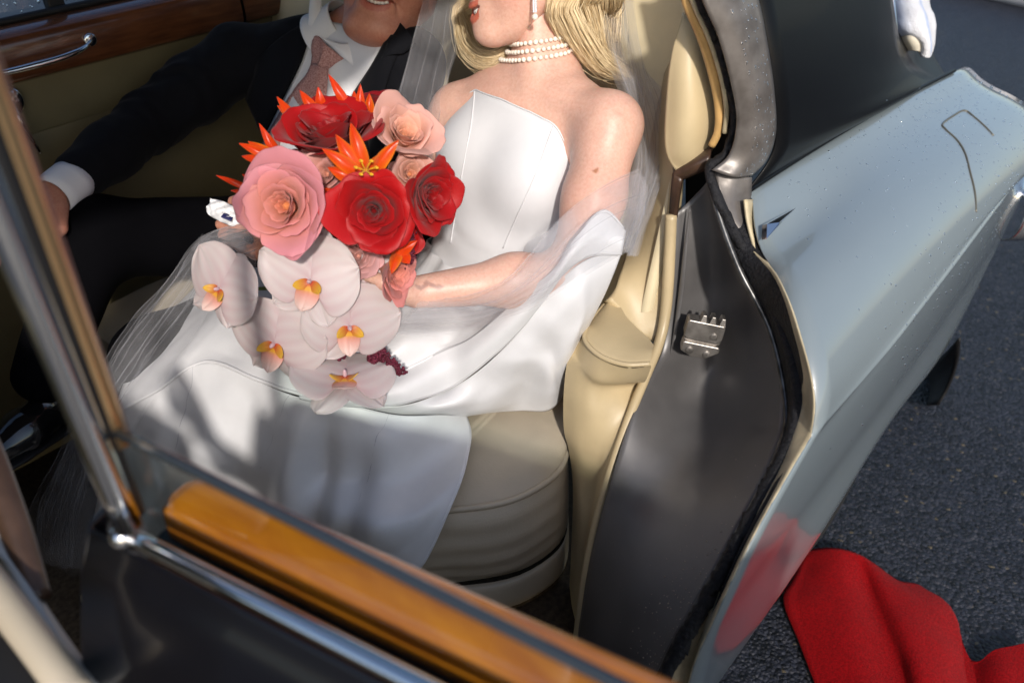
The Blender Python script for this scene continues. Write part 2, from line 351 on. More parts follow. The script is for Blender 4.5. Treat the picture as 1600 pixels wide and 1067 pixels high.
# roof top over the cabin (out of the picture, shades the far seats)
xs = [-1.0, -.7, -.3, .2, .7, 1.15, 1.5]
G = []
for x in xs:
    e = .02 if x > -.6 else -.05 - .2 * (-.6 - x)
    G.append([(x, yy, 1.53 + hh + (e if x < -.5 else 0)) for yy, hh in [(.80, -.01), (.82, .015), (.90, .045), (1.2, .085), (1.55, .06), (1.66, .03), (1.70, -.01)]])
obj('roof_panel', *patch(G, 20, 24), M_black, car, solid=.03, offset=-1)
obj('headlining', *patch(np.array(G) - np.array([0, 0, .045]), 12, 12), M_wool, car)
# rear window: chrome trim down the back edge of the black pillar, glass behind
rwn = [W(1388, -70, y=.68), W(1394, 0, y=.64), W(1399, 50, y=.615), W(1407, 92, y=.60), W(1416, 108, y=.595)]
rw = obj('rear_window_trim', *tube(rwn, .006, 8, 40), M_chrome, car)
# rear deck: black sheet behind the window down to the fender
sil = [W(1491, 145, y=.495), W(1480, 124, y=.55), W(1468, 104, y=.61), W(1457, 84, y=.68), W(1446, 55, y=.76), W(1425, -10, y=.95), W(1395, -70, y=1.2)]
ed_ = [RR[0] + FWD * .004, RR[1] + FWD * .006, RR[2] + FWD * .008, RR[3] + FWD * .012, RR[4] + FWD * .03, RR[5] + FWD * .06, RR[6] + FWD * .1]
obj('boot_lid', *patch([ed_, [a * .5 + b * .5 + np.array([0, .0, -.006]) for a, b in zip(ed_, sil)], sil, [p + np.array([.12, .03, -.10]) for p in sil], [p + np.array([.22, .04, -.30]) for p in sil]], 24, 30), M_black, car, solid=.003)
# fender trim: chrome spear, filler flap seam, bumper end
sp = [W(1190, 375, y=.452), W(1191, 352, y=.462), W(1236, 327, y=.462), W(1214, 348, y=.448)]
sp0 = np.array(sp); off = np.array([-.002, -.010, .006])
Vs = np.vstack([sp0, sp0 + off * .8, [sp0.mean(0) + off * 1.5]])
obj('chrome_spear', Vs, [(0, 1, 5, 4), (1, 2, 6, 5), (2, 3, 7, 6), (3, 0, 4, 7), (4, 5, 8), (5, 6, 8), (6, 7, 8), (7, 4, 8)], M_chrome, car, smooth=False)
from mathutils.bvhtree import BVHTree
_bv = BVHTree.FromPolygons([tuple(v) for v in fender_fine.reshape(-1, 3)], quads(fender_fine.shape[0], fender_fine.shape[1]))
def on_fender(px, py, lift=.001):                     # where the sight line meets the fender skin
    r = ray(px, py); h = _bv.ray_cast(Vector(CAM), Vector(nrm(r)))
    if h[0] is None: return None
    return np.array(h[0]) - nrm(r) * lift
fp = [(1525, 331), (1523, 300), (1516, 270), (1508, 240), (1496, 220), (1478, 203), (1473, 194), (1490, 181), (1507, 173), (1522, 183), (1540, 199), (1552, 212)]
obj('filler_flap_seam', *tube([q for q in (on_fender(*p) for p in fp) if q is not None], .0022, 8, 90), mat('seam_shadow', (.16, .15, .12), .4, metal=.4), car)
# recessed panel of the filler flap, slightly proud
bm_pts = [(1528, 318), (1520, 270), (1510, 235), (1482, 200), (1508, 179), (1548, 214), (1562, 262), (1552, 300)]
bp = [W(1576, 392, y=.26), W(1580, 360, y=.255), W(1592, 320, y=.255), W(1612, 292, y=.26)]
b0 = np.array([2.16, .245, .555])
G = []
for x, yy in ((2.24, .300), (2.27, .262), (2.36, .235), (2.5, .27), (2.65, .40)):
    G.append([(x, yy + .03, .50), (x, yy, .515), (x, yy - .012, .56), (x, yy - .008, .61), (x, yy + .012, .635), (x, yy + .05, .63)])
obj('bumper', *patch(G, 24, 20), M_chrome, car, solid=.003)
# under the fender: dark wheel housing, mud flap, wheel
G = []
for a in np.linspace(-.15, np.pi + .15, 14):
    G.append([(1.46 - .43 * math.cos(a), yy, .42 + .30 * max(0, math.sin(a)) - (.2 if math.sin(a) < 0 else 0)) for yy in (.40, .62)])
obj('wheel_housing', np.array(G).reshape(-1, 3), quads(14, 2), M_dark, car, solid=.004)
fc = W(1484, 560, y=.315)
Vm, Fm = patch([[W(1500, 527, y=.293), W(1468, 560, y=.36), W(1440, 575, y=.45)], [W(1497, 560, y=.296), W(1466, 590, y=.355), W(1440, 600, y=.44)], [W(1484, 600, y=.302), W(1462, 612, y=.345), W(1442, 620, y=.42)], [W(1466, 632, y=.312), W(1455, 633, y=.335), W(1446, 634, y=.38)]], 12, 10)
obj('mud_flap', Vm, Fm, M_dark, car, solid=.006)
def wheel(cx, y0, y1, s):
    prof = [(.17, y0 + .02), (.21, y0 + .005), (.24, y0), (.31, y0 + .004), (.345, y0 + .03), (.352, (y0 + y1) / 2), (.345, y1 - .03), (.31, y1), (.2, y1)]
    t = np.linspace(0, 2 * np.pi, 48, endpoint=False); V = np.array([[(cx + r * math.cos(q), yy, .352 + r * math.sin(q)) for q in t] for r, yy in prof])
    w = obj('wheel', V.reshape(-1, 3), quads(len(prof), 48, True), mat('tyre_rubber', (.012, .012, .012), .8, bump=.4, bscale=50), car)
    pr = [(.001, y0 + .01 * s), (.05, y0 + .012), (.09, y0 + .03), (.15, y0 + .025), (.172, y0 + .012), (.172, y0 + .05)]
    V = np.array([[(cx + r * math.cos(q), yy, .352 + r * math.sin(q)) for q in t] for r, yy in pr])
    obj('hubcap', V.reshape(-1, 3), quads(len(pr), 48, True), M_chrome, w)
wheel(1.46, .375, .56, 1)

# ---- inside of the C pillar: tan pad, piping, brown bracket
pad = [[W(1066, 20, y=.65), W(1082, 45, y=.635), W(1092, 80, y=.625)], [W(1054, 90, y=.648), W(1078, 120, y=.618), W(1108, 140, y=.605)], [W(1046, 170, y=.644), W(1078, 185, y=.608), W(1114, 190, y=.595)], [W(1044, 228, y=.638), W(1074, 234, y=.608), W(1108, 222, y=.597)], [W(1054, 262, y=.628), W(1076, 255, y=.612), W(1098, 242, y=.602)]]
obj('quarter_pad', *patch(pad, 24, 16), M_tan, car, solid=.012, offset=-1)
obj('door_piping', *tube([W(1060, -60, y=.625), W(1072, 0, y=.61), W(1098, 60, y=.59), W(1116, 120, y=.575), W(1124, 170, y=.566), W(1122, 205, y=.565), W(1112, 228, y=.572)], [.006, .007, .008, .008, .007, .006], 10, 60),
    mat('amber_piping', (.50, .31, .12), .45, var=.2, vscale=20), car)
obj('pale_piping', *tube([W(1068, -60, y=.612), W(1082, 0, y=.597), W(1108, 60, y=.578), W(1127, 120, y=.562), W(1135, 170, y=.553), W(1132, 208, y=.553)], .004, 8, 60), M_primer, car)
br = [[W(1057, 262, y=.635), W(1108, 246, y=.585)], [W(1053, 275, y=.628), W(1104, 262, y=.575)], [W(1055, 285, y=.625), W(1100, 274, y=.574)], [W(1050, 342, y=.618), W(1058, 338, y=.61)]]
obj('pillar_bracket', *loft([[W(1057, 258, y=.64), W(1090, 240, y=.605), W(1112, 226, y=.585)], [W(1052, 272, y=.622), W(1084, 256, y=.590), W(1110, 244, y=.570)], [W(1054, 286, y=.625), W(1082, 274, y=.594), W(1106, 264, y=.573)]], 7, 12), M_brown, car, solid=.004)
obj('pillar_bracket', *loft([[W(1052, 270, y=.623), W(1049, 305, y=.625), W(1047, 342, y=.628)], [W(1066, 280, y=.606), W(1061, 310, y=.609), W(1056, 344, y=.613)]], 4, 12), M_brown, car, solid=.006)
# amaroon edge of the quarter trim
# ---- rear seat: cushion, base, backrest, bolster
zt = .545
pl = np.array([W(560, 812, z=zt), W(640, 805, z=zt), W(707, 796, z=zt), W(760, 790, z=zt), W(805, 779, z=zt), W(848, 757, z=zt), W(876, 732, z=zt), W(886, 700, z=zt), W(884, 670, z=zt), W(876, 640, z=zt), W(868, 600, z=zt)])
pl = np.vstack([[(pl[0, 0] + .012, 1.86, zt)], [(pl[0, 0] + .006, 1.4, zt)], pl])
plan = cr(pl, 70); cen = np.array([1.05, 1.2, zt])
inw = np.array([nrm((cen - p) * [1, .25, 0]) for p in plan])
rowsC = []
for ins, z in ((.60, .585), (.34, .585), (.16, .578), (.07, .566), (.02, .552), (0, .545)):
    rowsC.append(plan + inw * ins * np.array([1, .6, 0]) + np.array([0, 0, z - zt]))
cush_top = np.array(rowsC)
def wr(P, a, s, k): return vnoise(P, s, k) * a
cu = obj('seat_cushion', *(lambda G: (G.reshape(-1, 3) + np.array([0, 0, 1]) * wr(G.reshape(-1, 3), .004, 14, 3)[:, None], quads(G.shape[0], G.shape[1])))(crp(cush_top, 24)), M_seat, car)
side = []
for out, z in ((0, .545), (.012, .53), (.022, .50), (.026, .46), (.022, .42), (.012, .385), (-.004, .362), (-.02, .352)):
    side.append(plan - inw * out + np.array([0, 0, z - zt]))
S = crp(np.array(side), 30); Sp = S.reshape(-1, 3)
Sp = Sp - np.repeat(np.tile(inw, (1, 1)), 1, 0)[np.tile(np.arange(70), 30)] * (np.sin(Sp[:, 2] * 150 + vnoise(Sp, 6, 4) * 4) * .0022 + vnoise(Sp, 16, 5) * .003)[:, None]
obj('cushion_border', Sp, quads(30, 70), M_seat, cu)
obj('piping', *tube(plan + np.array([0, 0, .002]) - inw * .003, .0055, 8, 110), M_seat, cu)
base = [plan - inw * o + np.array([0, 0, z - zt]) for o, z in ((.0, .353), (.012, .348), (.014, .31), (.008, .283), (-.01, .276))]
obj('seat_base', *(lambda G: (G.reshape(-1, 3), quads(G.shape[0], G.shape[1])))(crp(np.array(base), 14)), M_seat, car)
heel = [plan + inw * .012 + np.array([0, 0, z - zt]) for z in (.28, .2)]
obj('heel_board', np.array(heel).reshape(-1, 3), quads(2, 70), M_pile, car)
# backrest: padded slab, near wing curves forward to the opening
G = []
for z, xb in ((.52, 1.10), (.62, 1.14), (.80, 1.20), (1.0, 1.265), (1.15, 1.31), (1.26, 1.36), (1.29, 1.44), (1.27, 1.52)):
    f = min(1, max(0, (z - .5) / .3))
    G.append([(xb - .06, 1.86, z), (xb - .005, 1.55, z), (xb + .015, 1.2, z + .006), (xb, .95, z), (xb - .01, .80, z), (xb - .05, .72, z), (xb - .11, .675, z), (xb - .16, .645, z - .02)])
obj('backrest', *patch(G, 44, 50), M_cream, car, solid=.02, offset=-1)
# tan side of the backrest, between backrest and jamb piping
wing = [[W(1064, 60, y=.70), W(1052, 130, y=.675), W(1046, 190, y=.655), W(1052, 262, y=.64), W(1048, 345, y=.628), W(1042, 440, y=.618), W(1034, 500, y=.612), W(1020, 534, y=.612)],
        [W(1040, 110, y=.76), W(1034, 180, y=.725), W(1028, 240, y=.70), W(1022, 300, y=.685), W(1018, 370, y=.665), W(1012, 440, y=.65), W(1006, 490, y=.64), W(1000, 520, y=.636)],
        [W(1012, 180, y=.83), W(1006, 245, y=.79), W(1000, 300, y=.76), W(990, 345, y=.74), W(978, 395, y=.72), W(968, 430, y=.70), W(962, 452, y=.69), W(954, 466, y=.685)]]
obj('backrest_wing', *patch(wing, 24, 40), M_tan, car, solid=.02, offset=1)
# bolster post with piped cap
capz = .785
arc = [W(958, 463, z=capz), W(935, 488, z=capz), W(917, 513, z=capz), W(915, 534, z=capz), W(938, 557, z=capz), W(976, 570, z=capz), W(1016, 569, z=capz)]
bnd = [W(958, 463, z=capz + .004), W(970, 480, z=capz + .004), W(980, 497, z=capz + .004), W(990, 507, z=capz + .004), W(1000, 517, z=capz + .004), W(1012, 527, z=capz + .004), W(1022, 540, z=capz + .004)]
arcR = cr(arc, 40); bndR = cr(bnd, 40)
midc = (arcR + bndR) / 2 + np.array([0, 0, .008])
bol = obj('bolster', *loft([arcR, arcR * .8 + midc * .2 + np.array([0, 0, .003]), midc, bndR], 12, 40), M_tan, car)
obj('piping', *tube(arcR + np.array([0, 0, .001]), .0042, 8, 70), M_tan, bol)
lay = [(arcR, None)]
Lp = [(905, 505), (888, 555), (881, 610), (881, 670), (889, 705), (895, 760), (893, 850), (889, 930), (886, 1010)]
Cp = [(935, 578), (928, 605), (925, 650), (925, 710), (925, 770), (915, 830), (908, 900), (900, 960), (896, 1030)]
Rp = [(1016, 575), (1000, 600), (985, 632), (966, 682), (950, 730), (932, 800), (915, 870), (906, 950), (902, 1040)]
row0 = [W(905, 512, z=capz - .006), W(916, 540, z=capz - .006), W(940, 562, z=capz - .006), W(978, 575, z=capz - .006), W(1018, 572, z=capz - .006)]
G = [row0]
for k in range(9):
    yl = [.695, .69, .685, .68, .675, .665, .655, .65, .645][k]; yr = [.602, .593, .585, .578, .572, .566, .562, .558, .555][k]
    a = W(*Lp[k], y=yl); c_ = W(*Rp[k], y=yr); m = W(*Cp[k], y=(yl + yr) / 2 - .012)
    G.append([a, (a + m) / 2 + np.array([-.006, -.003, 0]), m, (m + c_) / 2 + np.array([-.002, -.002, 0]), c_])
G[1] = [g * .5 + h * .5 + np.array([-.006, -.004, -.006]) for g, h in zip(G[0], G[2])]
obj('bolster_face', *patch(G, 50, 24), M_tan, bol)
obj('jamb_piping', *tube([W(1049, 335, y=.622), W(1046, 400, y=.614), W(1041, 480, y=.604), W(1031, 532, y=.596), W(1009, 588, y=.585), W(986, 645, y=.574), W(958, 725, y=.566), W(935, 805, y=.560), W(917, 885, y=.556), W(905, 965, y=.553), W(897, 1040, y=.55)], [.010, .010, .009, .008, .0075, .0075, .0075, .007, .007], 12, 110), M_tan, car)

# ---- floor, sill, far side of the cabin
obj('cabin_floor', *patch([[(x, y, .235) for y in (.42, 1.2, 1.9)] for x in (-1.2, 0, 1.2)], 4, 4), M_pile, car, solid=.02, offset=-1)
obj('door_sill', *patch([[(x, .30, .36), (x, .32, .385), (x, .44, .385), (x, .46, .30)] for x in (-1.2, .2, .75)], 6, 8), M_jamb, car, solid=.004)
obj('sill_tread', *tube([(.2, .41, .392), (.5, .42, .392), (.70, .44, .392)], .010, 8, 20, flat=.5), M_chrome, car)
fy = 1.87
def farpanel(name, x0, x1, pr, mt, n=24, par=None, solid=0):
    G = [[(x, yy, zz) for yy, zz in pr] for x in np.linspace(x0, x1, 6)]
    return obj(name, *patch(G, 12, n), mt, par or car, solid=solid)
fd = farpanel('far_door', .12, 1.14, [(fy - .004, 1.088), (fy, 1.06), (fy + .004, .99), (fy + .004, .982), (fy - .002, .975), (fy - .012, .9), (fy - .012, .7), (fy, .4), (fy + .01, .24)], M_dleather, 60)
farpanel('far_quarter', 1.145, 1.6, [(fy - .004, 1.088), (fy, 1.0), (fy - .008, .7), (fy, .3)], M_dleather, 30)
wl = farpanel('wood_cap', .12, 1.135, [(fy + .055, 1.186), (fy + .02, 1.190), (fy - .022, 1.182), (fy - .034, 1.166), (fy - .036, 1.13), (fy - .03, 1.098), (fy - .004, 1.086)], M_wood, 30, fd)
farpanel('wood_cap', 1.142, 1.6, [(fy + .055, 1.186), (fy + .02, 1.190), (fy - .022, 1.182), (fy - .034, 1.166), (fy - .036, 1.13), (fy - .03, 1.098), (fy - .004, 1.086)], M_wood, 30)
obj('window_seal', *tube([(.12, fy + .03, 1.196), (.6, fy + .03, 1.196), (1.13, fy + .03, 1.196)], .008, 8, 8), M_dark, fd)
obj('window_post', *box((.755, fy + .052, 1.36), (1, 0, 0), (0, 1, 0), (0, 0, 1), .017, .014, .19), M_dark, fd, smooth=False, bevel=.004)
obj('window_glass', [(.12, fy + .052, 1.18), (.74, fy + .052, 1.18), (.74, fy + .052, 1.55), (.12, fy + .052, 1.55)], [(0, 1, 2, 3)], M_farglass, fd, smooth=False)
obj('window_glass', [(.77, fy + .052, 1.18), (1.13, fy + .052, 1.18), (1.13, fy + .052, 1.55), (.77, fy + .052, 1.55)], [(0, 1, 2, 3)], M_farglass, fd, smooth=False)
dv = []
rd = np.random.default_rng(3)
for i in range(700):
    x = rd.uniform(.2, 1.12); z = rd.uniform(1.2, 1.45)
    if abs(x - .755) < .02: continue
    r = rd.uniform(.0012, .0034); dv.append(ball((x, fy + .0562, z), r, r * .5, r * rd.uniform(1, 1.5), 6, 4))
obj('raindrops', *merge(dv), M_drop, fd, kind='stuff')
obj('pull_handle', *tube([(.50, fy - .050, 1.137), (.56, fy - .066, 1.128), (.66, fy - .07, 1.128), (.73, fy - .064, 1.133), (.765, fy - .042, 1.140)], [.0045, .006, .007, .006, .004], 10, 40), M_chrome, fd)
obj('handle_boss', *disc((.765, fy - .036, 1.142), (0, -1, 0), .013, .008), M_chrome, fd)
ck = W(16, 162, y=fy - .03)
hb = obj('window_crank', *disc((ck[0], fy - .002, ck[2]), (0, -1, .1), .032, .022), M_chrome, fd)
obj('crank_arm', *tube([W(16, 162, y=fy - .035), W(26, 182, y=fy - .05), W(42, 208, y=fy - .055), W(63, 240, y=fy - .05)], [.009, .008, .006, .004], 10, 24), M_chrome, hb)
obj('far_window_pillar', *box((1.16, fy + .05, 1.36), (1, 0, 0), (0, 1, 0), (0, 0, 1), .03, .03, .2), M_dark, car, smooth=False, bevel=.008)
# outer skin of the far side below the window
farpanel('far_outer_side', -.9, 2.0, [(fy + .07, 1.17), (fy + .14, 1.0), (fy + .24, .85), (fy + .25, .5), (fy + .2, .35)], M_paint, 16)
# front bench backrest, unseen, raised to shade the skirt front; far front door
G = []
for z, x in ((.35, .02), (.6, -.02), (.9, -.03), (1.10, -.05), (1.155, -.10), (1.13, -.19), (.9, -.20), (.5, -.16)):
    G.append([(x, yy, z - dz) for yy, dz in ((.58, .02), (.62, .003), (1.2, 0), (1.80, .005), (1.84, .03))])
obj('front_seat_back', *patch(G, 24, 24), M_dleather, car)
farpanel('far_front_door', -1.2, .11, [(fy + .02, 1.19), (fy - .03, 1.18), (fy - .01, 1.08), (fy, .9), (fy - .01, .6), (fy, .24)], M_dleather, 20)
# ------------------------------------------------------------------ open rear door in the foreground
O2 = np.array([.135, .54]); th = R_(79)
DU = np.array([math.cos(th), -math.sin(th), 0]); DN = np.array([math.sin(th), math.cos(th), 0])   # along the door, towards its inner face
DO = np.array([O2[0], O2[1], 0.0]); ZV = np.array([0, 0, 1.0])
def DP(u, n, z): return DO + DU * u + DN * n + ZV * z
def onDoor(px, py, n):                                # meet the plane a distance n behind the glass line
    r = ray(px, py); t = ((DO + DN * n - CAM) @ DN) / (r @ DN); p = CAM + r * t
    return (p - DO) @ DU, p[2], p
DL = .95
u0, zr, _ = onDoor(206, 826, 0)
_, zg, _ = onDoor(190, 690, .004)
door = empty('rear_door_pivot', (0, 0, 0)) if False else None
def dpatch(name, pr, us, mt, par, n=24, solid=0, nu=16, **k):   # profile (n, z) swept along the door
    G = [[DP(u, a, z) for a, z in pr] for u in us]
    return obj(name, *patch(G, nu, n), mt, par, solid=solid, **k)
us = np.linspace(u0 - .035, DL, 6)
M_blackgl = mat('black_gloss_paint', (.004, .004, .006), .30, spec=.3, coat=.3, coat_rough=.08)
dr = dpatch('rear_door', [(-.012, zr - .006), (-.020, zr - .020), (-.030, zr - .035), (-.042, zr - .062), (-.056, zr - .10), (-.064, zr - .125)], us, M_blackgl, car, 20, .004)
# rounded leading end of the black waist panel
G = [[DP(u0 - .035 - .012 * math.sin(a), n_ + .03 * (1 - math.cos(a)), z) for n_, z in [(-.012, zr - .006), (-.030, zr - .035), (-.056, zr - .10), (-.064, zr - .125)]] for a in np.linspace(0, 1.5, 6)]
obj('door_end', *patch(G, 10, 12), M_blackgl, dr, solid=.003)
G2 = [[DP(u, a, z) for a, z in [(-.064, zr - .127), (-.070, zr - .130), (-.072, zr - .137), (-.068, zr - .143)]] for u in us]
obj('chrome_strip', *patch(G2, 12, 10), M_chrome, dr, solid=.003)
dpatch('outer_skin', [(-.066, zr - .144), (-.09, zr - .18), (-.13, zr - .24), (-.15, zr - .34), (-.14, zr - .5), (-.12, zr - .7)], us, M_paint, dr, 24, .004)
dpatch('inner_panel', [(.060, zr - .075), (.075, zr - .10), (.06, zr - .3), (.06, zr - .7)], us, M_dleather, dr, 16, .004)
dpatch('inner_recess', [(-.006, zr - .012), (.01, zr - .055), (.030, zr - .06), (.045, zr - .058)], us, M_dark, dr, 8, .002)
# chrome waist rail along the glass
obj('waist_rail', *tube([DP(u, -.006, zr + .001) for u in np.linspace(u0 - .005, DL, 4)], .0068, 12, 24, flat=.8), M_chrome, dr)
# upright of the window frame: two chrome ribs, a dark channel and a bronze edge
def upright(name, px0, px1, n, r, mt, flat=1.0, top=1.52):
    u_, z_, _p = onDoor(*px0, n); u2, z2, _q = onDoor(*px1, n)
    s = (u_ - u2) / (z_ - z2)
    P = [DP(u_ + s * (zz - z_), n, zz) for zz in np.linspace(z_, top, 4)]
    return obj(name, *tube(P, r, 12, 12, flat=flat), mt, dr)
M_bronze = mat('bronze_channel', (.62, .42, .22), .28, metal=.9)
upright('frame_upright', (200, 822), (-30, 262), -.006, .0105, M_chrome)
upright('frame_channel', (206, 800), (-10, 232), .004, .0095, M_dark)
upright('frame_upright', (186, 692), (2, 196), .012, .0085, M_bronze)
upright('frame_edge', (196, 690), (14, 176), .020, .0055, mat('brown_edge', (.22, .13, .10), .4, metal=.3))
# corner block where upright meets the rail
obj('corner_block', *ball(DP(u0, -.008, zr), .011, .011, .011, 14, 10), M_chrome, dr)
# lowered glass
obj('door_glass', [DP(u0 + .002, .010, zr - .12), DP(DL, .010, zr - .12), DP(DL, .010, zg - .073 * DL), DP(u0 + .002, .010, zg)], [(0, 1, 2, 3)], M_glass, dr, smooth=False)
obj('glass_edge_strip', *tube([DP(u, .010, zg - .073 * u + .001) for u in np.linspace(u0, DL, 4)], .0042, 10, 16), mat('dark_glass_edge', (.02, .025, .03), .15, coat=1), dr)
# wood cap on the inner face, rounded leading end
ua, za, _ = onDoor(262, 796, .045); ub, zb, _ = onDoor(345, 750, .085)
zc = 1.056
prw = [(.036, zc - .03), (.038, zc - .004), (.044, zc + .002), (.060, zc + .004), (.078, zc + .002), (.088, zc - .006), (.092, zc - .03), (.09, zc - .07)]
G = []
for k, (du, sh) in enumerate(((0, .55), (.004, .8), (.012, .93), (.03, 1), (.3, 1), (.6, 1), (DL - ua, 1))):
    G.append([DP(ua + du, .064 + (a - .064) * sh, zc + (z - zc) * (sh if z > zc else 1)) for a, z in prw])
obj('wood_cap', *patch(G, 40, 30), M_amber, dr, solid=.004)
# front upright of the body (B pillar): wood strip, pale panel, tan roll
bp_ = [W(-40, 660, d=.78), W(0, 762, d=.75), W(32, 850, d=.73), W(62, 938, d=.71)]
pb = obj('b_pillar', *patch([[W(-60, 800, d=.76), W(0, 870, d=.72), W(60, 960, d=.69), W(130, 1080, d=.66)], [W(-60, 660, d=.80), W(-2, 800, d=.755), W(52, 930, d=.725), W(150, 1075, d=.68)]], 10, 16), mat('pale_door_shut_paint', (.50, .50, .49), .45), car, solid=.01)
obj('wood_strip', *tube(bp_, [.014, .014, .013, .010], 12, 24), M_brown, pb)
obj('tan_roll', *tube([W(-40, 880, d=.69), W(10, 945, d=.67), W(60, 1010, d=.65), W(120, 1090, d=.63)], .014, 12, 24), M_seat, pb)
obj('sill_plate', *patch([[W(-40, 940, d=.68), W(40, 1040, d=.65), W(100, 1120, d=.63)], [W(-60, 1100, d=.62), W(0, 1150, d=.61), W(60, 1200, d=.6)]], 6, 8), M_dark, pb)

# ------------------------------------------------------------------ ground
M_asph = mat('asphalt', (.016, .018, .024), .50, bump=.5, bscale=260, bdist=.006, spec=.4)
_n = M_asph.node_tree.nodes; _l = M_asph.node_tree.links; _b = _n['Principled BSDF']
_tc = _n.new('ShaderNodeTexCoord'); _v = _n.new('ShaderNodeTexVoronoi'); _v.inputs['Scale'].default_value = 120; _l.new(_tc.outputs['Object'], _v.inputs['Vector'])
_sx = _n.new('ShaderNodeSeparateColor'); _l.new(_v.outputs['Color'], _sx.inputs[0])
_rp = _n.new('ShaderNodeValToRGB'); _e = _rp.color_ramp.elements; _e[0].color = (.002, .0025, .004, 1); _e[1].position = .85; _e[1].color = (.026, .029, .042, 1)
_x = _e.new(.985); _x.color = (.04, .04, .048, 1); _x = _e.new(.996); _x.color = (.10, .08, .05, 1)
_l.new(_sx.outputs[0], _rp.inputs[0]); _l.new(_rp.outputs[0], _b.inputs['Base Color'])
_bp = [q for q in _n if q.type == 'BUMP'][0]; _mm = _n.new('ShaderNodeMath'); _mm.operation = 'MULTIPLY'; _mm.inputs[1].default_value = -1.0
_l.new(_v.outputs['Distance'], _mm.inputs[0]); _b2 = _n.new('ShaderNodeBump'); _b2.inputs['Strength'].default_value = .8; _b2.inputs['Distance'].default_value = .006
_l.new(_mm.outputs[0], _b2.inputs['Height']); _l.new(_bp.outputs[0], _b2.inputs['Normal']); _l.new(_b2.outputs[0], _b.inputs['Normal'])
gx = np.r_[-40, -10, -3, 0, 1, 2, 4, 9, 20, 60, 160]; gy = np.r_[-60, -15, -4, -1, 0, 1, 4, 15, 60]
gd = obj('asphalt_ground', [(x, y, 0) for x in gx for y in gy], quads(len(gx), len(gy)), M_asph, None, smooth=False); gd['kind'] = 'structure'
# red carpet, rumpled where it was pulled back
cp = [[W(1262, 862, z=.004), W(1240, 905, z=.004), W(1224, 940, z=.004), W(1250, 1010, z=.004), W(1275, 1075, z=.004), W(1300, 1140, z=.004)],
      [W(1300, 858, z=.03), W(1310, 905, z=.03), W(1315, 950, z=.03), W(1330, 1010, z=.03), W(1345, 1075, z=.03), W(1360, 1140, z=.03)],
      [W(1340, 866, z=.035), W(1352, 905, z=.022), W(1370, 960, z=.020), W(1395, 1020, z=.020), W(1412, 1075, z=.02), W(1425, 1140, z=.02)],
      [W(1362, 880, z=.03), W(1378, 915, z=.035), W(1402, 965, z=.04), W(1425, 1020, z=.045), W(1440, 1075, z=.045), W(1455, 1140, z=.045)],
      [W(1400, 908, z=.02), W(1425, 935, z=.03), W(1445, 970, z=.035), W(1465, 1015, z=.035), W(1478, 1075, z=.035), W(1490, 1140, z=.035)],
      [W(1446, 924, z=.008), W(1478, 945, z=.010), W(1490, 980, z=.010), W(1500, 1020, z=.008), W(1510, 1075, z=.006), W(1520, 1140, z=.006)],
      [W(1512, 1026, z=.012), W(1514, 1030, z=.006), W(1514, 1035, z=.004), W(1518, 1050, z=.004), W(1526, 1085, z=.004), W(1536, 1140, z=.004)],
      [W(1560, 1015, z=.03), W(1560, 1025, z=.03), W(1560, 1040, z=.03), W(1562, 1055, z=.03), W(1570, 1090, z=.03), W(1575, 1140, z=.03)],
      [W(1620, 1003, z=.03), W(1620, 1015, z=.03), W(1622, 1030, z=.03), W(1625, 1055, z=.03), W(1630, 1090, z=.03), W(1640, 1140, z=.03)]]
M_red = mat('red_pile', (.27, .002, .004), .95, var=.28, vscale=240, bump=1.0, bscale=420, bdist=.003, sheen=.05, spec=.05)
cq, cf = patch(cp, 60, 50); cq = cq + np.array([0, 0, 1]) * (vnoise(cq, 22, 6) * .003)[:, None]; cq[:, 2] = np.maximum(cq[:, 2], .006)
tag(obj('carpet_runner', cq, cf, M_red, None, solid=.006, offset=1), 'rumpled bright red carpet runner lying on asphalt beside the fender', 'carpet')
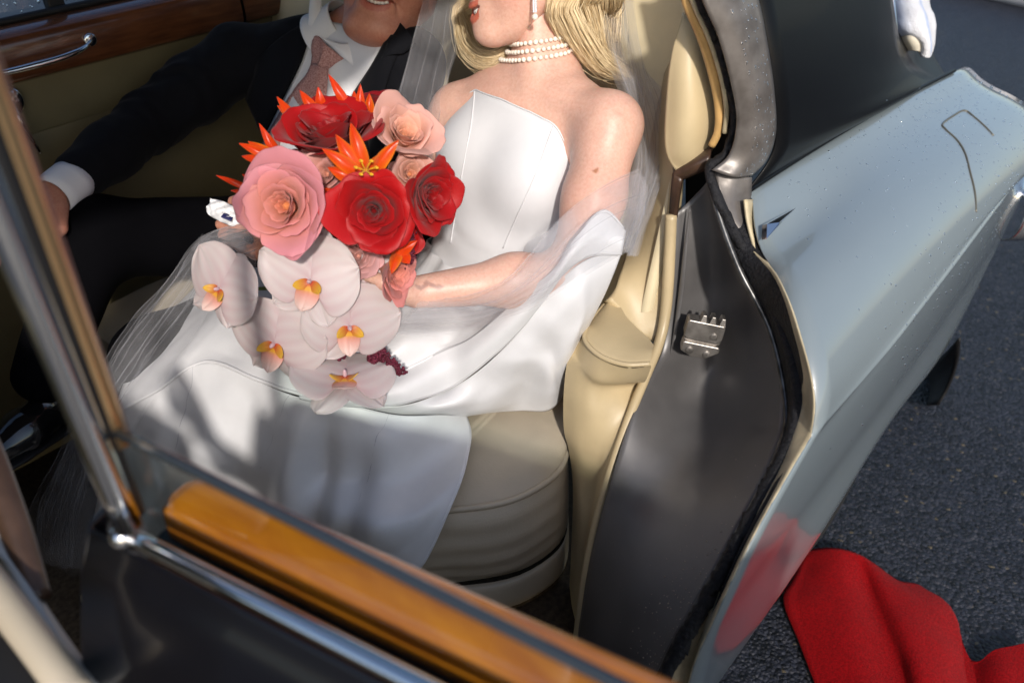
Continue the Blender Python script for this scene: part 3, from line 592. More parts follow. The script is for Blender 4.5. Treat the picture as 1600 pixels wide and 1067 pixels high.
# ------------------------------------------------------------------ smooth-blended solids meshed as one continuous skin
class Solid:
    def __init__(s): s.p = []
    def cone(s, a, b, ra, rb, k=.02, sub=False): s.p.append(('c', np.array(a, float), np.array(b, float), ra, rb, k, sub)); return s
    def chain(s, pts, rs, k=.02):
        for i in range(len(pts) - 1): s.cone(pts[i], pts[i + 1], rs[i], rs[i + 1], k)
        return s
    def ell(s, c, r, k=.02, axes=None, sub=False):
        s.p.append(('e', np.array(c, float), np.array(r, float), np.eye(3) if axes is None else np.array(axes, float), None, k, sub)); return s
    @staticmethod
    def d(q, P):
        if q[0] == 'c':
            _, a, b, ra, rb, k, _s = q; ab = b - a; t = np.clip(((P - a) @ ab) / (ab @ ab + 1e-12), 0, 1)
            return np.linalg.norm(P - a - t[..., None] * ab, axis=-1) - (ra + (rb - ra) * t)
        _, c, r, A, _n, k, _s = q; L = (P - c) @ A.T; k0 = np.linalg.norm(L / r, axis=-1); k1 = np.linalg.norm(L / (r * r), axis=-1) + 1e-9
        return k0 * (k0 - 1) / k1
    @staticmethod
    def mix(D, d, k, sub):
        if sub: d = -d; h = np.maximum(k - np.abs(D - d), 0) / k; return np.maximum(D, d) + h * h * k / 4
        h = np.maximum(k - np.abs(D - d), 0) / k; return np.minimum(D, d) - h * h * k / 4
    def ev(s, P):
        D = np.full(P.shape[:-1], 9.0)
        for q in s.p: D = s.mix(D, s.d(q, P), q[5], q[6])
        return D
    def bounds(s, q):
        if q[0] == 'c': r = max(q[3], q[4]); return np.minimum(q[1], q[2]) - r, np.maximum(q[1], q[2]) + r
        R = q[2].max(); return q[1] - R, q[1] + R
    def mesh(s, h, warp=None):
        lo = np.min([s.bounds(q)[0] for q in s.p if not q[6]], 0) - 3 * h; hi = np.max([s.bounds(q)[1] for q in s.p if not q[6]], 0) + 3 * h
        n = np.ceil((hi - lo) / h).astype(int) + 1
        D = np.full(n, .5, np.float32); ax = [lo[i] + h * np.arange(n[i]) for i in range(3)]
        for q in s.p:
            a, b = s.bounds(q); m = q[5] + 4 * h
            i0 = np.maximum(0, np.floor((a - m - lo) / h).astype(int)); i1 = np.minimum(n, np.ceil((b + m - lo) / h).astype(int) + 1)
            if (i1 <= i0).any(): continue
            sl = tuple(slice(i0[i], i1[i]) for i in range(3))
            P = np.stack(np.meshgrid(*[ax[i][sl[i]] for i in range(3)], indexing='ij'), -1)
            D[sl] = s.mix(D[sl], s.d(q, P), q[5], q[6])
        return nets(D, lo, h)
def nets(D, lo, h):
    ins = D < 0; n = np.array(D.shape)
    c = np.zeros(n - 1, np.uint8)
    for dx in (0, 1):
        for dy in (0, 1):
            for dz in (0, 1): c += ins[dx:n[0] - 1 + dx, dy:n[1] - 1 + dy, dz:n[2] - 1 + dz]
    act = np.argwhere((c > 0) & (c < 8)); idx = np.full(n - 1, -1, np.int64); idx[tuple(act.T)] = np.arange(len(act))
    acc = np.zeros((len(act), 3)); cnt = np.zeros(len(act))
    cor = [(x, y, z) for x in (0, 1) for y in (0, 1) for z in (0, 1)]
    for a in cor:
        for ax in range(3):
            if a[ax]: continue
            b = list(a); b[ax] = 1
            da = D[tuple((act + a).T)]; db = D[tuple((act + b).T)]; m = (da < 0) != (db < 0)
            t = da[m] / (da[m] - db[m]); p = np.array(a, float)[None].repeat(m.sum(), 0); p[:, ax] += t
            acc[m] += p; cnt[m] += 1
    V = lo + h * (act + acc / cnt[:, None]); F = []
    for ax in range(3):
        sa = [slice(None)] * 3; sb = [slice(None)] * 3; sa[ax] = slice(0, -1); sb[ax] = slice(1, None)
        x = ins[tuple(sa)] != ins[tuple(sb)]; E = np.argwhere(x); u, v = (ax + 1) % 3, (ax + 2) % 3
        E = E[(E[:, u] > 0) & (E[:, v] > 0) & (E[:, u] < n[u] - 1) & (E[:, v] < n[v] - 1)]
        q = []
        for du, dv in ((1, 1), (0, 1), (0, 0), (1, 0)):
            w = E.copy(); w[:, u] -= du; w[:, v] -= dv; q.append(idx[tuple(w.T)])
        q = np.stack(q, 1); fl = ins[tuple(E.T)]; q[~fl] = q[~fl][:, ::-1]
        F.append(q)
    return V, np.vstack(F)
def relax(V, F, it=2, lam=.5):
    F = np.asarray(F); e = np.vstack([F[:, [0, 1]], F[:, [1, 2]], F[:, [2, 3]], F[:, [3, 0]]])
    for k in range(it):
        for l_ in (lam, -lam * .96):
            s = np.zeros_like(V); c = np.zeros(len(V))
            np.add.at(s, e[:, 0], V[e[:, 1]]); np.add.at(c, e[:, 0], 1); np.add.at(s, e[:, 1], V[e[:, 0]]); np.add.at(c, e[:, 1], 1)
            V = V + l_ * (s / c[:, None] - V)
    return V
def trace(S, px, py, off=0.0, t0=.7):                 # where a sight line meets a solid (grown by off)
    r = ray(px, py); L = np.linalg.norm(r); t = t0
    for i in range(90):
        d = S.ev((CAM + r * t)[None])[0] - off
        if d < .0004: break
        t += d * .8 / L
        if t > 4: return None
    return CAM + r * t
def wrap(S, c, dirs, off=0.0, rmax=.4):                # distance from axis points outwards to the skin of a solid
    c = np.asarray(c); dirs = np.asarray(dirs); lo = np.zeros(len(c)); hi = np.full(len(c), rmax)
    for i in range(30):
        m = (lo + hi) / 2; ins = S.ev(c + dirs * m[:, None]) < off; lo = np.where(ins, m, lo); hi = np.where(ins, hi, m)
    return c + dirs * ((lo + hi) / 2)[:, None]
def frame(f, u):                                       # rows: forward, side (left), up
    f = nrm(f); u = nrm(np.asarray(u) - f * (np.asarray(u) @ f)); return np.array([f, np.cross(u, f), u])
def head_solid(k=1.0, man=False):
    S = Solid(); m = man
    S.ell((-.015, 0, .035), (.100, .076, .088))
    S.ell((.030, 0, -.040), (.062, .061 if m else .050, .078), .03)
    for s in (-1, 1):
        S.cone((-.005, s * (.060 if m else .048), -.046), (.062, s * (.026 if m else .014), -.106 if m else -.100), .020 if m else .014, .020 if m else .014, .028)
        S.ell((.050, s * (.040 if m else .034), -.028), (.036, .032, .036), .03)
        S.ell((-.006, s * .078, -.012), (.017, .007, .031), .012)
        S.ell((.070, s * .030, .008), (.020, .019, .013), .012)
    S.ell((.073, 0, -.102 if m else -.099), (.023, .027 if m else .019, .020), .024)
    S.ell((.080, 0, .025), (.022, .05, .018), .03)
    S.cone((.092, 0, .004), (.114, 0, -.034), .008, .0115, .018)
    for s in (-1, 1): S.ell((.101, s * .0125, -.039), (.012, .009, .008), .008)
    S.ell((.081, 0, -.064), (.020, .032, .026), .02)                     # muzzle under the lips
    for q in np.linspace(-1, 1, 9):                                      # lips follow the curve of the smile
        yy = q * (.027 if m else .024); uu = .008 * q * q; ff = .0985 - .013 * q * q - (.004 if m else 0); w = (1 - .75 * q * q)
        S.ell((ff, yy, -.0625 + uu), (.0065 + .002 * w, .006, .0022 + (.0022 if m else .004) * w), .005)
        S.ell((ff - .004, yy, (-.0790 if m else -.0825) + uu * (1.5 if m else 1.8)), (.0065 + .002 * w, .006, .0022 + (.0026 if m else .0045) * w), .005)
    for q in np.linspace(-1, 1, 11):
        yy = q * (.026 if m else .022); uu = .0095 * q * q
        S.ell((.100 - .012 * q * q, yy, (-.0705 if m else -.0722) + uu), (.016, .0045, .0012 + (.0020 if m else .0052) * (1 - q * q)), .0025, sub=True)
    if m:
        for s in (-1, 1): S.cone((.090, s * .024, -.040), (.078, s * .045, -.080), .0022, .0018, .010, sub=True)   # smile folds
        S.ell((.045, 0, -.112), (.045, .050, .020), .03)
    return S
def hand_solid(S, wrist, d, nrm_, curl, side=1, sc=1.0, spread=.06, thumb=.5):
    # palm from the wrist along d, palm faces nrm_; curl = bend of each finger (radians per joint)
    d = nrm(d); n = nrm(np.asarray(nrm_) - d * (np.asarray(nrm_) @ d)); w = np.cross(n, d) * side; o = np.asarray(wrist, float)
    P = lambda a, b, c: o + sc * (d * a + w * b + n * c)
    for b in (-.028, -.009, .010, .028): S.cone(P(.008, b * .6, 0), P(.082 - abs(b) * .3, b, 0), .0155 * sc, .0125 * sc, .014)
    for i, (b, L) in enumerate(zip((-.030, -.010, .011, .030), (.078, .088, .082, .066))):
        p = P(.082 - abs(b) * .3, b, 0); a = curl[i] * .6; ang = b * spread * 20
        for j, (f, r0, r1) in enumerate(((.45, .0100, .0092), (.31, .0092, .0085), (.26, .0085, .0072))):
            v = d * math.cos(a) * math.cos(ang) + n * math.sin(a) + w * math.sin(ang) * math.cos(a)
            q = p + sc * L * f * v; S.cone(p, q, r0 * sc, r1 * sc, .005); p = q; a += curl[i]
    b0 = P(.022, -.030, .006); b1 = P(.050, -.052, .016 + .02 * thumb); b2 = P(.078, -.056 + .02 * thumb, .022 + .03 * thumb); b3 = P(.100, -.050 + .035 * thumb, .026 + .036 * thumb)
    S.cone(b0, b1, .0165 * sc, .0125 * sc, .014); S.cone(b1, b2, .0118 * sc, .0105 * sc, .006); S.cone(b2, b3, .0105 * sc, .008 * sc, .005)
    return S
def skinobj(name, parts, mt, parent, cols):
    V = []; F = []; o = 0; C = []
    for (v, f), c in zip(parts, cols):
        V.append(v); F.append(np.asarray(f) + o); o += len(v); C.append(c)
    ob = obj(name, np.vstack(V), np.vstack(F), mt, parent); setcol(ob, np.vstack(C)); return ob
# ------------------------------------------------------------------ bride
M_skin = mat('fair_skin', (.6, .35, .25), .42, attr='col', sss=.22, bump=.22, bscale=420, bdist=.0006, spec=.45, mottle=.22)
M_satin = mat('white_satin', (.66, .66, .675), .36, var=.012, vscale=60, sheen=.1, bump=.12, bscale=1100, bdist=.0004, spec=.5)
M_hair = mat('blonde_hair', (.7, .5, .25), .48, attr='col', spec=.4)
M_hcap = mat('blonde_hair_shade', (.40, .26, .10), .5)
M_pearl = mat('pearl', (.82, .76, .66), .18, coat=.6, spec=.6)
M_cryst = mat('crystal', (.92, .94, .97), .08, metal=.55)
bride = empty('person', (.98, .96, .24), 'woman in strapless white satin gown and veil seated holding the bouquet', 'person')
PEL = np.array([1.00, .965, .665]); NB = np.array([1.105, .905, 1.115])
SL = np.array([1.075, .742, 1.078]); SR = np.array([1.055, 1.062, 1.045])
lat = nrm(SL - SR); up = nrm(NB - PEL); frt = nrm(np.cross(lat, up)); 
if frt[0] > 0: frt = -frt
lat = nrm(np.cross(up, frt)); lat = lat if lat[1] < 0 else -lat
AX = np.array([lat, frt, up])
def at(s, l=0, f=0): return PEL + (NB - PEL) * s + lat * l + frt * f
T = Solid()
T.ell(at(-.02), (.175, .135, .13), .05, AX); T.ell(at(.22, 0, .005), (.140, .108, .13), .06, AX); T.ell(at(.44, 0, .0), (.118, .088, .12), .07, AX)
T.ell(at(.66, 0, .0), (.136, .098, .13), .07, AX); T.ell(at(.86, 0, -.005), (.140, .078, .095), .06, AX)
for s in (-1, 1): T.ell(at(.685, s * .065, .068), (.062, .050, .062), .045, AX)
B = Solid(); B.p = list(T.p)
B.cone(at(.95, 0, -.02), SL, .040, .046, .05).cone(at(.95, 0, -.02), SR, .040, .046, .05)
EL = W(892, 428, y=.700); WL = W(655, 456, y=.850)
ER = np.array([.945, 1.14, .85]); WR = np.array([.735, 1.00, .885])
B.chain([SL, SL * .5 + EL * .5 + np.array([.004, -.004, 0]), EL, EL * .62 + WL * .38, WL], [.051, .046, .037, .038, .0255], .03)
B.chain([SR, SR * .5 + ER * .5, ER, ER * .6 + WR * .4, WR], [.047, .042, .035, .035, .0255], .03)
# collar bones and the fold of the armpit
B.cone(at(.985, .012, .040), SL + np.array([-.020, .022, .022]), .012, .013, .016); B.cone(at(.985, -.012, .040), SR + np.array([-.025, -.02, .022]), .012, .013, .016)
# legs under the skirt
for s, kn, an in ((1, (.66, .97, .585), (.60, .98, .34)), (-1, (.65, 1.12, .585), (.58, 1.11, .34))):
    B.chain([at(-.02, s * .085), np.array(kn), np.array(an), np.array(an) + np.array([-.13, 0, -.06])], [.075, .052, .036, .03], .04)
# head: turned to the man beside her
hf = nrm(-RIGHT * .975 - FWD * .27 + DOWN * .03); hu = -DOWN * .93 - FWD * .30 + RIGHT * .10; HB = frame(hf, hu)
HSC = .98
chin = W(746, 55, d=1.385); HC = chin - HSC * (HB.T @ np.array([.090, 0, -.106]))
HS = head_solid()
nk0 = at(.93, .008, -.016); nk1 = HC + HB.T @ np.array([-.028, 0, -.055])
hdV, hdF = HS.mesh(.0022); hdV = relax(hdV, hdF, 2)
loc = hdV.copy()
hdW = HC + HSC * (loc @ HB)
NK = Solid(); NK.chain([nk0, nk0 * .5 + nk1 * .5 + HB[0] * .002, nk1], [.047, .0405, .043], .03)
# neck and head are one surface with the body: neck goes into both
B.chain([nk0, nk0 * .5 + nk1 * .5 + HB[0] * .002, nk1], [.047, .0405, .043], .045)
B.cone(HC + HB.T @ np.array([.0, .02, -.05]), at(.99, .012, .04), .012, .010, .03)
hand_solid(B, WL, nrm([-.62, .76, .02]), nrm([.1, .35, .9]), (.75, .8, .8, .8), -1, .93, thumb=.6)
hand_solid(B, WR, nrm([-.75, -.55, .1]), nrm([.2, -.3, .9]), (.75, .8, .8, .8), 1, .93, thumb=.6)
bV, bF = B.mesh(.0042); bV = relax(bV, bF, 2)
SK = np.array([.70, .455, .36]); LIP = np.array([.58, .165, .105])
bc = np.repeat(SK[None], len(bV), 0) * (1 + .07 * vnoise(bV, 18, 8) + .04 * vnoise(bV, 60, 9))[:, None]
bc *= (1 - np.array([.0, .10, .12]) * np.clip(vnoise(bV, 9, 10), 0, 1)[:, None])
fr = np.clip((vnoise(bV, 150, 11) - .62) * 5, 0, 1)[:, None]; bc = bc * (1 - .08 * fr)
mole = trace(B, 931, 267); bc[np.linalg.norm(bV - mole, axis=1) < .0042] = (.40, .18, .10)
mole = trace(B, 965, 178); w_ = np.exp(-(np.linalg.norm(bV - mole, axis=1) / .006) ** 2)[:, None]; bc = bc * (1 - w_ * .35) + np.array([.6, .2, .15]) * w_ * .35
# small tattoo on the wrist
for q in np.linspace(0, 1, 14):
    tp = trace(B, 650 + 38 * q, 446 + 3 * math.sin(q * 9), t0=.9)
    if tp is not None: bc[np.linalg.norm(bV - tp, axis=1) < .0036] = SK * np.array([.62, .62, .66])
def lipmask(l, man=False):
    q = l[:, 1] / (.027 if man else .0245); e = .0095 * q * q
    up_ = (l[:, 2] > -.0745 + e) if man else (l[:, 2] > -.0760 + e) & (l[:, 2] < -.0560 + e * .6) ; lo_ = (l[:, 2] <= -.0705 + e) & (l[:, 2] > (-.0862 if man else -.0905) + e * 1.3)
    return (np.abs(q) < 1) & (l[:, 0] > .078) & (up_ | lo_)
hc = np.repeat(SK[None], len(hdW), 0) * (1 + .05 * vnoise(hdW, 30, 8))[:, None]
ck_ = np.exp(-((loc[:, 0] - .05) ** 2 + (np.abs(loc[:, 1]) - .05) ** 2 + (loc[:, 2] + .03) ** 2) / .03 ** 2)[:, None]
hc = hc * (1 - ck_ * np.array([0, .22, .22])); hc[lipmask(loc)] = LIP
body = skinobj('body', [(bV, bF), (hdW, hdF)], M_skin, bride, [bc, hc])
M_teeth = mat('teeth', (.82, .80, .74), .2, coat=.4)
obj('teeth', *merge([ball(HC + HSC * (np.array([.0915 - 30 * y * y * .45, y, -.0695 + 14 * y * y]) @ HB), .006, .0042, .0058, 10, 8, HB) for y in np.linspace(-.018, .018, 7)]), M_teeth, body)

# ---- bodice: wrapped round the torso, straight neckline with two corners
off = .007
top_px = [(686, 196), (708, 168), (742, 139), (785, 155), (830, 175), (866, 193), (880, 214), (888, 236)]
tp3 = [trace(T, *p, off=off, t0=1.0) for p in top_px]
def ph_h(p):
    s = (p - PEL) @ up / np.linalg.norm(NB - PEL); c = at(s); q = p - c; return math.atan2(q @ lat, q @ frt), s
ang = []; hh = []
for p in tp3:
    if p is None: continue
    a, s = ph_h(p); ang.append(a); hh.append(s)
o_ = np.argsort(ang); ang = np.array(ang)[o_]; hh = np.array(hh)[o_]
print('bodice', np.round(ang, 2), np.round(hh, 2))
nphi = 96; phs = np.linspace(-np.pi, np.pi, nphi, endpoint=False)
htop = np.interp(phs, np.r_[-np.pi, ang[0] - .5, ang, ang[-1] + .5, np.pi], np.r_[.60, .62, hh, .60, .58])
htop = (np.roll(htop, 1) + 2 * htop + np.roll(htop, -1)) / 4
rowsB = []
for q in np.linspace(0, 1, 34):
    s = .16 + (htop - .16) * q
    c = PEL + (NB - PEL) * s[:, None]; dr_ = np.cos(phs)[:, None] * frt + np.sin(phs)[:, None] * lat
    p = wrap(T, c, dr_, off)
    wk = (vnoise(np.c_[phs * 1.6, s * 46 + phs * 1.5, 0 * s], 1.0, 12) * .0042 + vnoise(np.c_[phs * 3, s * 80, 0 * s], 1.0, 13) * .0018) * np.clip(1 - abs(s - .33) / .20, 0, 1)
    p = p + dr_ * (wk + (.0015 if q > .99 else 0))[:, None]; rowsB.append(p)
bod = obj('bodice', np.vstack(rowsB), quads(34, nphi, True), M_satin, bride, solid=.004, offset=-1)
obj('neckline_edge', *tube(rowsB[-1] + frt * .0005, .0014, 8, 200, closed=True), M_satin, bod)
for line in ([(866, 194), (852, 232), (836, 275), (815, 322), (798, 360), (786, 388)], [(742, 140), (735, 200), (722, 270), (712, 330), (704, 380)]):
    pts = [trace(T, *p, off=off + .0003, t0=1.0) for p in line]; pts = [p for p in pts if p is not None]
    obj('bodice_seam', *tube(pts, .0013, 6, 50), M_satin, bod)

# ---- pearl choker: three strands, each pearl where the neck carries it
na = nrm(nk1 - nk0); nf = nrm(HB[0] * .5 + np.array([-1, .1, 0]) - na * (na @ (HB[0] * .5 + np.array([-1, .1, 0])))); ns = np.cross(na, nf)
neckS = Solid(); neckS.p = [q for q in B.p]
per = []
tiltv = 0.0
for st_, lvl in enumerate((.52, .605, .69)):
    n = 46; a = np.linspace(0, 2 * np.pi, n, endpoint=False) + st_ * .07
    c = np.repeat((nk0 + (nk1 - nk0) * lvl)[None], n, 0) + na * (-.010 * np.cos(a) + .016 * np.clip(-np.cos(a), 0, 1))[:, None]
    dv_ = np.cos(a)[:, None] * nf + np.sin(a)[:, None] * ns
    p = wrap(B, c, dv_, .0030, .085)
    for i in range(n): per.append(ball(p[i], (.0041 + .0005 * math.sin(i * 5.1)), n=10, m=7))
obj('pearl_choker', *merge(per), M_pearl, body)
# ---- drop earring
e0 = W(835, -14, d=1.305); e1 = W(836, 27, d=1.312)
ea = []
for i, q in enumerate(np.linspace(0, .80, 11)):
    for s in (-1, 1):
        ea.append(ball(e0 + (e1 - e0) * q + RIGHT * s * .0019, .0021, n=6, m=4))
er = obj('drop_earring', *merge(ea), M_cryst, body, smooth=False)
obj('earring_pearl', *ball(e1, .0052, n=16, m=12), M_pearl, er)

# ---- hair: waved locks built from strands over a cap
hs = []; hcol = []
rh = np.random.default_rng(5)
def lock(path, r0, r1, n, seed, tw=1.2, sr=.00045, k=24):
    r = np.random.default_rng(seed); P = cr(path, k); Tn = np.gradient(P, axis=0); Tn /= np.linalg.norm(Tn, axis=1)[:, None]
    a0 = nrm(np.cross(Tn[0], (0.2, .4, 1))); A = []; 
    for i in range(k): a0 = nrm(a0 - Tn[i] * (a0 @ Tn[i])); A.append(a0)
    A = np.array(A); Bn = np.cross(Tn, A); s = np.linspace(0, 1, k)
    rad = np.interp(s, np.linspace(0, 1, len(r1)), r1)
    for i in range(int(n * 3.0)):
        ph = r.uniform(0, 6.28); q = math.sqrt(r.uniform(.12, 1)); w = r.uniform(-.5, .5)
        aa = ph + tw * s + w * s * s; rr = rad * q * (1 + .10 * np.sin(s * r.uniform(4, 9) + ph))
        wa = r.uniform(.0008, .0035) * s * np.sin(s * r.uniform(7, 16) + r.uniform(0, 6)); wb = r.uniform(.0008, .0035) * s * np.sin(s * r.uniform(7, 16) + r.uniform(0, 6))
        if r.random() < .05: rr = rr * (1 + r.uniform(.3, .9) * s)
        pts = P + (np.cos(aa) * rr + wa)[:, None] * A + (np.sin(aa) * rr + wb)[:, None] * Bn
        hcol.append(r.uniform(.78, 1.15)); hs.append(tube(pts, sr * r.uniform(.7, 1.3) * np.array([.8, 1, 1, .8, .35]), 4, 0, caps=False, smoothpath=False))
def HP(f, s, u): return HC + HSC * (np.array([f, s, u]) @ HB)
# near side: behind the ear, down behind the shoulder
lock([HP(-.03, .076, .07), HP(-.052, .088, .02), W(878, 5, d=1.345), W(888, 35, d=1.36), W(905, 62, d=1.38), W(930, 92, d=1.41), W(955, 108, d=1.43), W(985, 118, d=1.46)], 0, [.018, .024, .026, .025, .022, .020, .016, .008], 210, 1)
lock([HP(-.06, .070, .06), HP(-.085, .075, 0), W(912, -5, d=1.37), W(918, 30, d=1.39), W(926, 66, d=1.41), W(935, 95, d=1.44), W(942, 118, d=1.47)], 0, [.02, .026, .028, .026, .024, .020, .012], 200, 2, -1.0)
lock([HP(-.045, .079, .03), W(868, 2, d=1.33), W(866, 26, d=1.345), W(876, 50, d=1.365), W(889, 74, d=1.39)], 0, [.010, .013, .012, .009, .004], 90, 3, .8)
lock([HP(-.09, .05, .06), HP(-.115, .05, -.02), W(945, 10, d=1.44), W(950, 60, d=1.46), W(962, 105, d=1.48)], 0, [.02, .03, .03, .026, .012], 130, 4)
# far side: comes past the jaw and ends in a curl on the far shoulder
lock([HP(0, -.088, .07), HP(.02, -.098, .0), W(722, 10, d=1.53), W(726, 48, d=1.52), W(740, 80, d=1.49), W(764, 97, d=1.46), W(785, 92, d=1.445), W(796, 78, d=1.45)], 0, [.012, .013, .012, .012, .017, .021, .019, .010], 240, 6, .9)
lock([HP(-.02, -.088, .07), HP(0, -.096, -.02), W(730, 25, d=1.54), W(742, 62, d=1.52), W(756, 88, d=1.48), W(772, 100, d=1.455), W(784, 97, d=1.45)], 0, [.012, .014, .014, .015, .016, .013, .008], 130, 7, -.8)
cap_v, cap_f = ball(HP(-.022, 0, .035), .108, .086, .098, 40, 24, HB)
keep = [f for f in cap_f if not ((cap_v[list(f)] - HC) @ HB.T)[:, 0].mean() > .045]
hair = obj('hair', *merge(hs), M_hair, body)
setcol(hair, np.repeat(np.array([np.array([.72, .53, .29]) * q if q < .9 else np.array([.82, .67, .43]) * min(q, 1.12) for q in hcol]), len(hs[0][0]), 0))
obj('hair_cap', cap_v, keep, M_hcap, hair)
# ------------------------------------------------------------------ man beside her
M_skinm = mat('tanned_skin', (.5, .27, .18), .45, attr='col', sss=.2, bump=.25, bscale=260, bdist=.0008, spec=.4, mottle=.3)
M_suit = mat('midnight_wool', (.0055, .0058, .008), .85, sheen=.03, bump=.25, bscale=700, bdist=.0006, spec=.12)
M_trous = mat('black_wool', (.0025, .0025, .0035), .9, sheen=.0, bump=.25, bscale=700, bdist=.0006, spec=.06)
M_shirt = mat('white_cotton', (.74, .74, .76), .65, bump=.1, bscale=500, bdist=.0004)
man = empty('person', (1.02, 1.46, .24), 'man in dark suit, white shirt and dusty pink tie', 'person')
mPEL = np.array([1.06, 1.47, .66]); mNB = W(528, 66, y=1.44)
mSR = W(372, 92, y=1.64); mSL = W(640, 100, y=1.25)
ml = nrm(mSL - mSR); mu = nrm(mNB - mPEL); mf = np.cross(ml, mu); mf = nrm(mf if mf[0] < 0 else -mf); ml = np.cross(mu, mf); ml = nrm(ml if ml[1] < 0 else -ml)
MA = np.array([ml, mf, mu])
def mt_(s, l=0, f=0): return mPEL + (mNB - mPEL) * s + ml * l + mf * f
mER = W(236, 188, y=1.74); mWR = W(103, 290, y=1.62); mEL = np.array([1.0, 1.20, .85]); mWL = W(448, 338, y=1.10)
JT = Solid()
JT.ell(mt_(.05), (.19, .15, .15), .05, MA).ell(mt_(.35), (.175, .135, .16), .06, MA).ell(mt_(.65, 0, .005), (.185, .130, .15), .06, MA).ell(mt_(.86, 0, -.01), (.175, .10, .09), .05, MA)
J = Solid(); J.p = list(JT.p)
J.cone(mt_(.98, .03, -.03), mSL, .055, .062, .05).cone(mt_(.98, -.03, -.03), mSR, .055, .062, .05)
J.chain([mSR, mSR * .5 + mER * .5, mER, mER * .5 + mWR * .5, mWR + nrm(mER - mWR) * .04], [.068, .066, .060, .053, .047], .03)
J.chain([mSL, mSL * .5 + mEL * .5, mEL, mEL * .5 + mWL * .5, mWL + RIGHT * .02], [.068, .064, .058, .050, .044], .03)
J.ell(mt_(.0, -.12, .06), (.12, .12, .10), .05, MA)
jV, jF = J.mesh(.006); jV = relax(jV, jF, 2)
# creases in the sleeve and at the elbow
dE = np.linalg.norm(jV - (mER * .8 + mSR * .2), axis=1); axn = nrm(mWR - mER)
jV = jV + nrm(-FWD) * ((.0085 * np.sin(((jV - mER) @ axn) * 150 + vnoise(jV, 14, 20) * 3) * np.exp(-(dE / .11) ** 2) + .005 * vnoise(jV, 16, 21) + .0035 * vnoise(jV, 40, 22)))[:, None]
jac = obj('jacket', jV, jF, M_suit, man)
def onJ(pts, off, S=J): 
    r = [trace(S, *p, off=off, t0=1.05) for p in pts]; return [q for q in r if q is not None]
def strip(name, a, b, offs, mt, par, nu=9, nv=30, th=.003):
    a = cr(onJ(a, offs[0]), nv); b = cr(onJ(b, offs[2]), nv); m = (a + b) / 2
    m = m - FWD * 0; 
    G = np.array([a, m, b])
    for j in range(nv):                                # keep the middle on the cloth below it
        d = J.ev(G[1, j][None])[0]; G[1, j] -= FWD * max(0, offs[1] - d)
    return obj(name, crp(G, nu).reshape(-1, 3), quads(nu, nv), mt, par, solid=th)
shl = [(500, -25), (491, 30), (474, 92), (446, 150), (415, 212), (388, 262), (350, 330)]
shr = [(636, -25), (610, 52), (585, 98), (558, 138), (538, 172), (505, 230), (450, 320)]
strip('shirt_front', shl, shr, (.008, .011, .008), M_shirt, jac, 17, 60)
strip('lapel', [(505, -28), (487, 30), (469, 95), (441, 152), (410, 213), (383, 262), (350, 325)], [(440, -28), (424, 25), (404, 90), (384, 155), (362, 222), (344, 275), (325, 325)], (.014, .017, .008), M_suit, jac)
strip('lapel', [(632, -28), (607, 55), (582, 100), (556, 140), (536, 175), (505, 230)], [(660, -20), (634, 62), (612, 108), (598, 150), (582, 190), (550, 240)], (.014, .017, .008), M_suit, jac)
strip('jacket_collar', [(640, -30), (620, 30), (604, 72), (596, 92)], [(676, -30), (668, 30), (650, 70), (630, 84)], (.016, .018, .010), M_suit, jac)
# tie: knot and blade
M_tie = mat('pink_knit', (.34, .14, .125), .8, col2=(.60, .36, .32), vscale=330, bump=.8, bscale=700, bdist=.001)
tie = strip('tie', [(487, 100), (478, 118), (462, 137), (444, 165), (425, 198), (407, 230), (380, 262), (352, 300), (330, 340)], [(514, 102), (513, 118), (511, 140), (506, 170), (492, 205), (470, 240), (440, 280), (415, 320), (395, 350)], (.016, .022, .016), M_tie, jac, 11, 50)
kn = [[W(*p, d=1) for p in r] for r in ()]
ka = onJ([(490, 60), (487, 75), (488, 90), (486, 103)], .013); kb = onJ([(538, 92), (527, 98), (519, 104), (513, 108)], .013)
km = [(a + b) / 2 - FWD * .014 for a, b in zip(ka, kb)]
kx = onJ([(497, 57), (505, 72), (508, 88), (502, 100)], .018)
obj('tie_knot', *loft([ka, kx, km, kb], 14, 16), M_tie, tie, solid=.004)
# shirt collar: stand round the neck and two wings
mhf = nrm(-FWD * .95 + DOWN * .16 - RIGHT * .03); mhu = -DOWN * .97 + RIGHT * .26 - FWD * .1; MH = frame(mhf, mhu); MSC = 1.10
mchin = W(578, 52, d=1.565); MHC = mchin - MSC * (np.array([.080, 0, -.118]) @ MH)
nm0 = mt_(.93, 0, -.01); nm1 = MHC + np.array([-.035, 0, -.055]) @ MH * MSC
st0 = mNB + (nm1 - nm0) * .08
na_ = nrm(nm1 - nm0); e1 = nrm(mf - na_ * (mf @ na_)); e2 = np.cross(na_, e1); G = []
for hgt, rad in ((-.030, .080), (-.008, .071), (.018, .066), (.036, .064)):
    t = np.linspace(0, 2 * np.pi, 40, endpoint=False)
    G.append(np.array([st0 + na_ * (hgt + .006 * math.cos(q) * -1) + (e1 * math.cos(q) * 1.0 + e2 * math.sin(q)) * rad for q in t]))
G = crp(np.array(G), 12)
sc_ = obj('collar', G.reshape(-1, 3), quads(12, 40, True), M_shirt, jac, solid=.003)
def wing_(pts_in, pts_out, d):
    a = [W(*p, d=dd) for p, dd in zip(pts_in, d)]; b = [W(*p, d=dd) for p, dd in zip(pts_out, d)]
    return loft([a, [(x + y) / 2 - FWD * .004 for x, y in zip(a, b)], b], 9, 24)
dR = trace(J, 556, 104, .012, 1.05); dL = trace(J, 484, 56, .012, 1.05)
zR = ((dR - CAM) @ FWD); zL = (dL - CAM) @ FWD
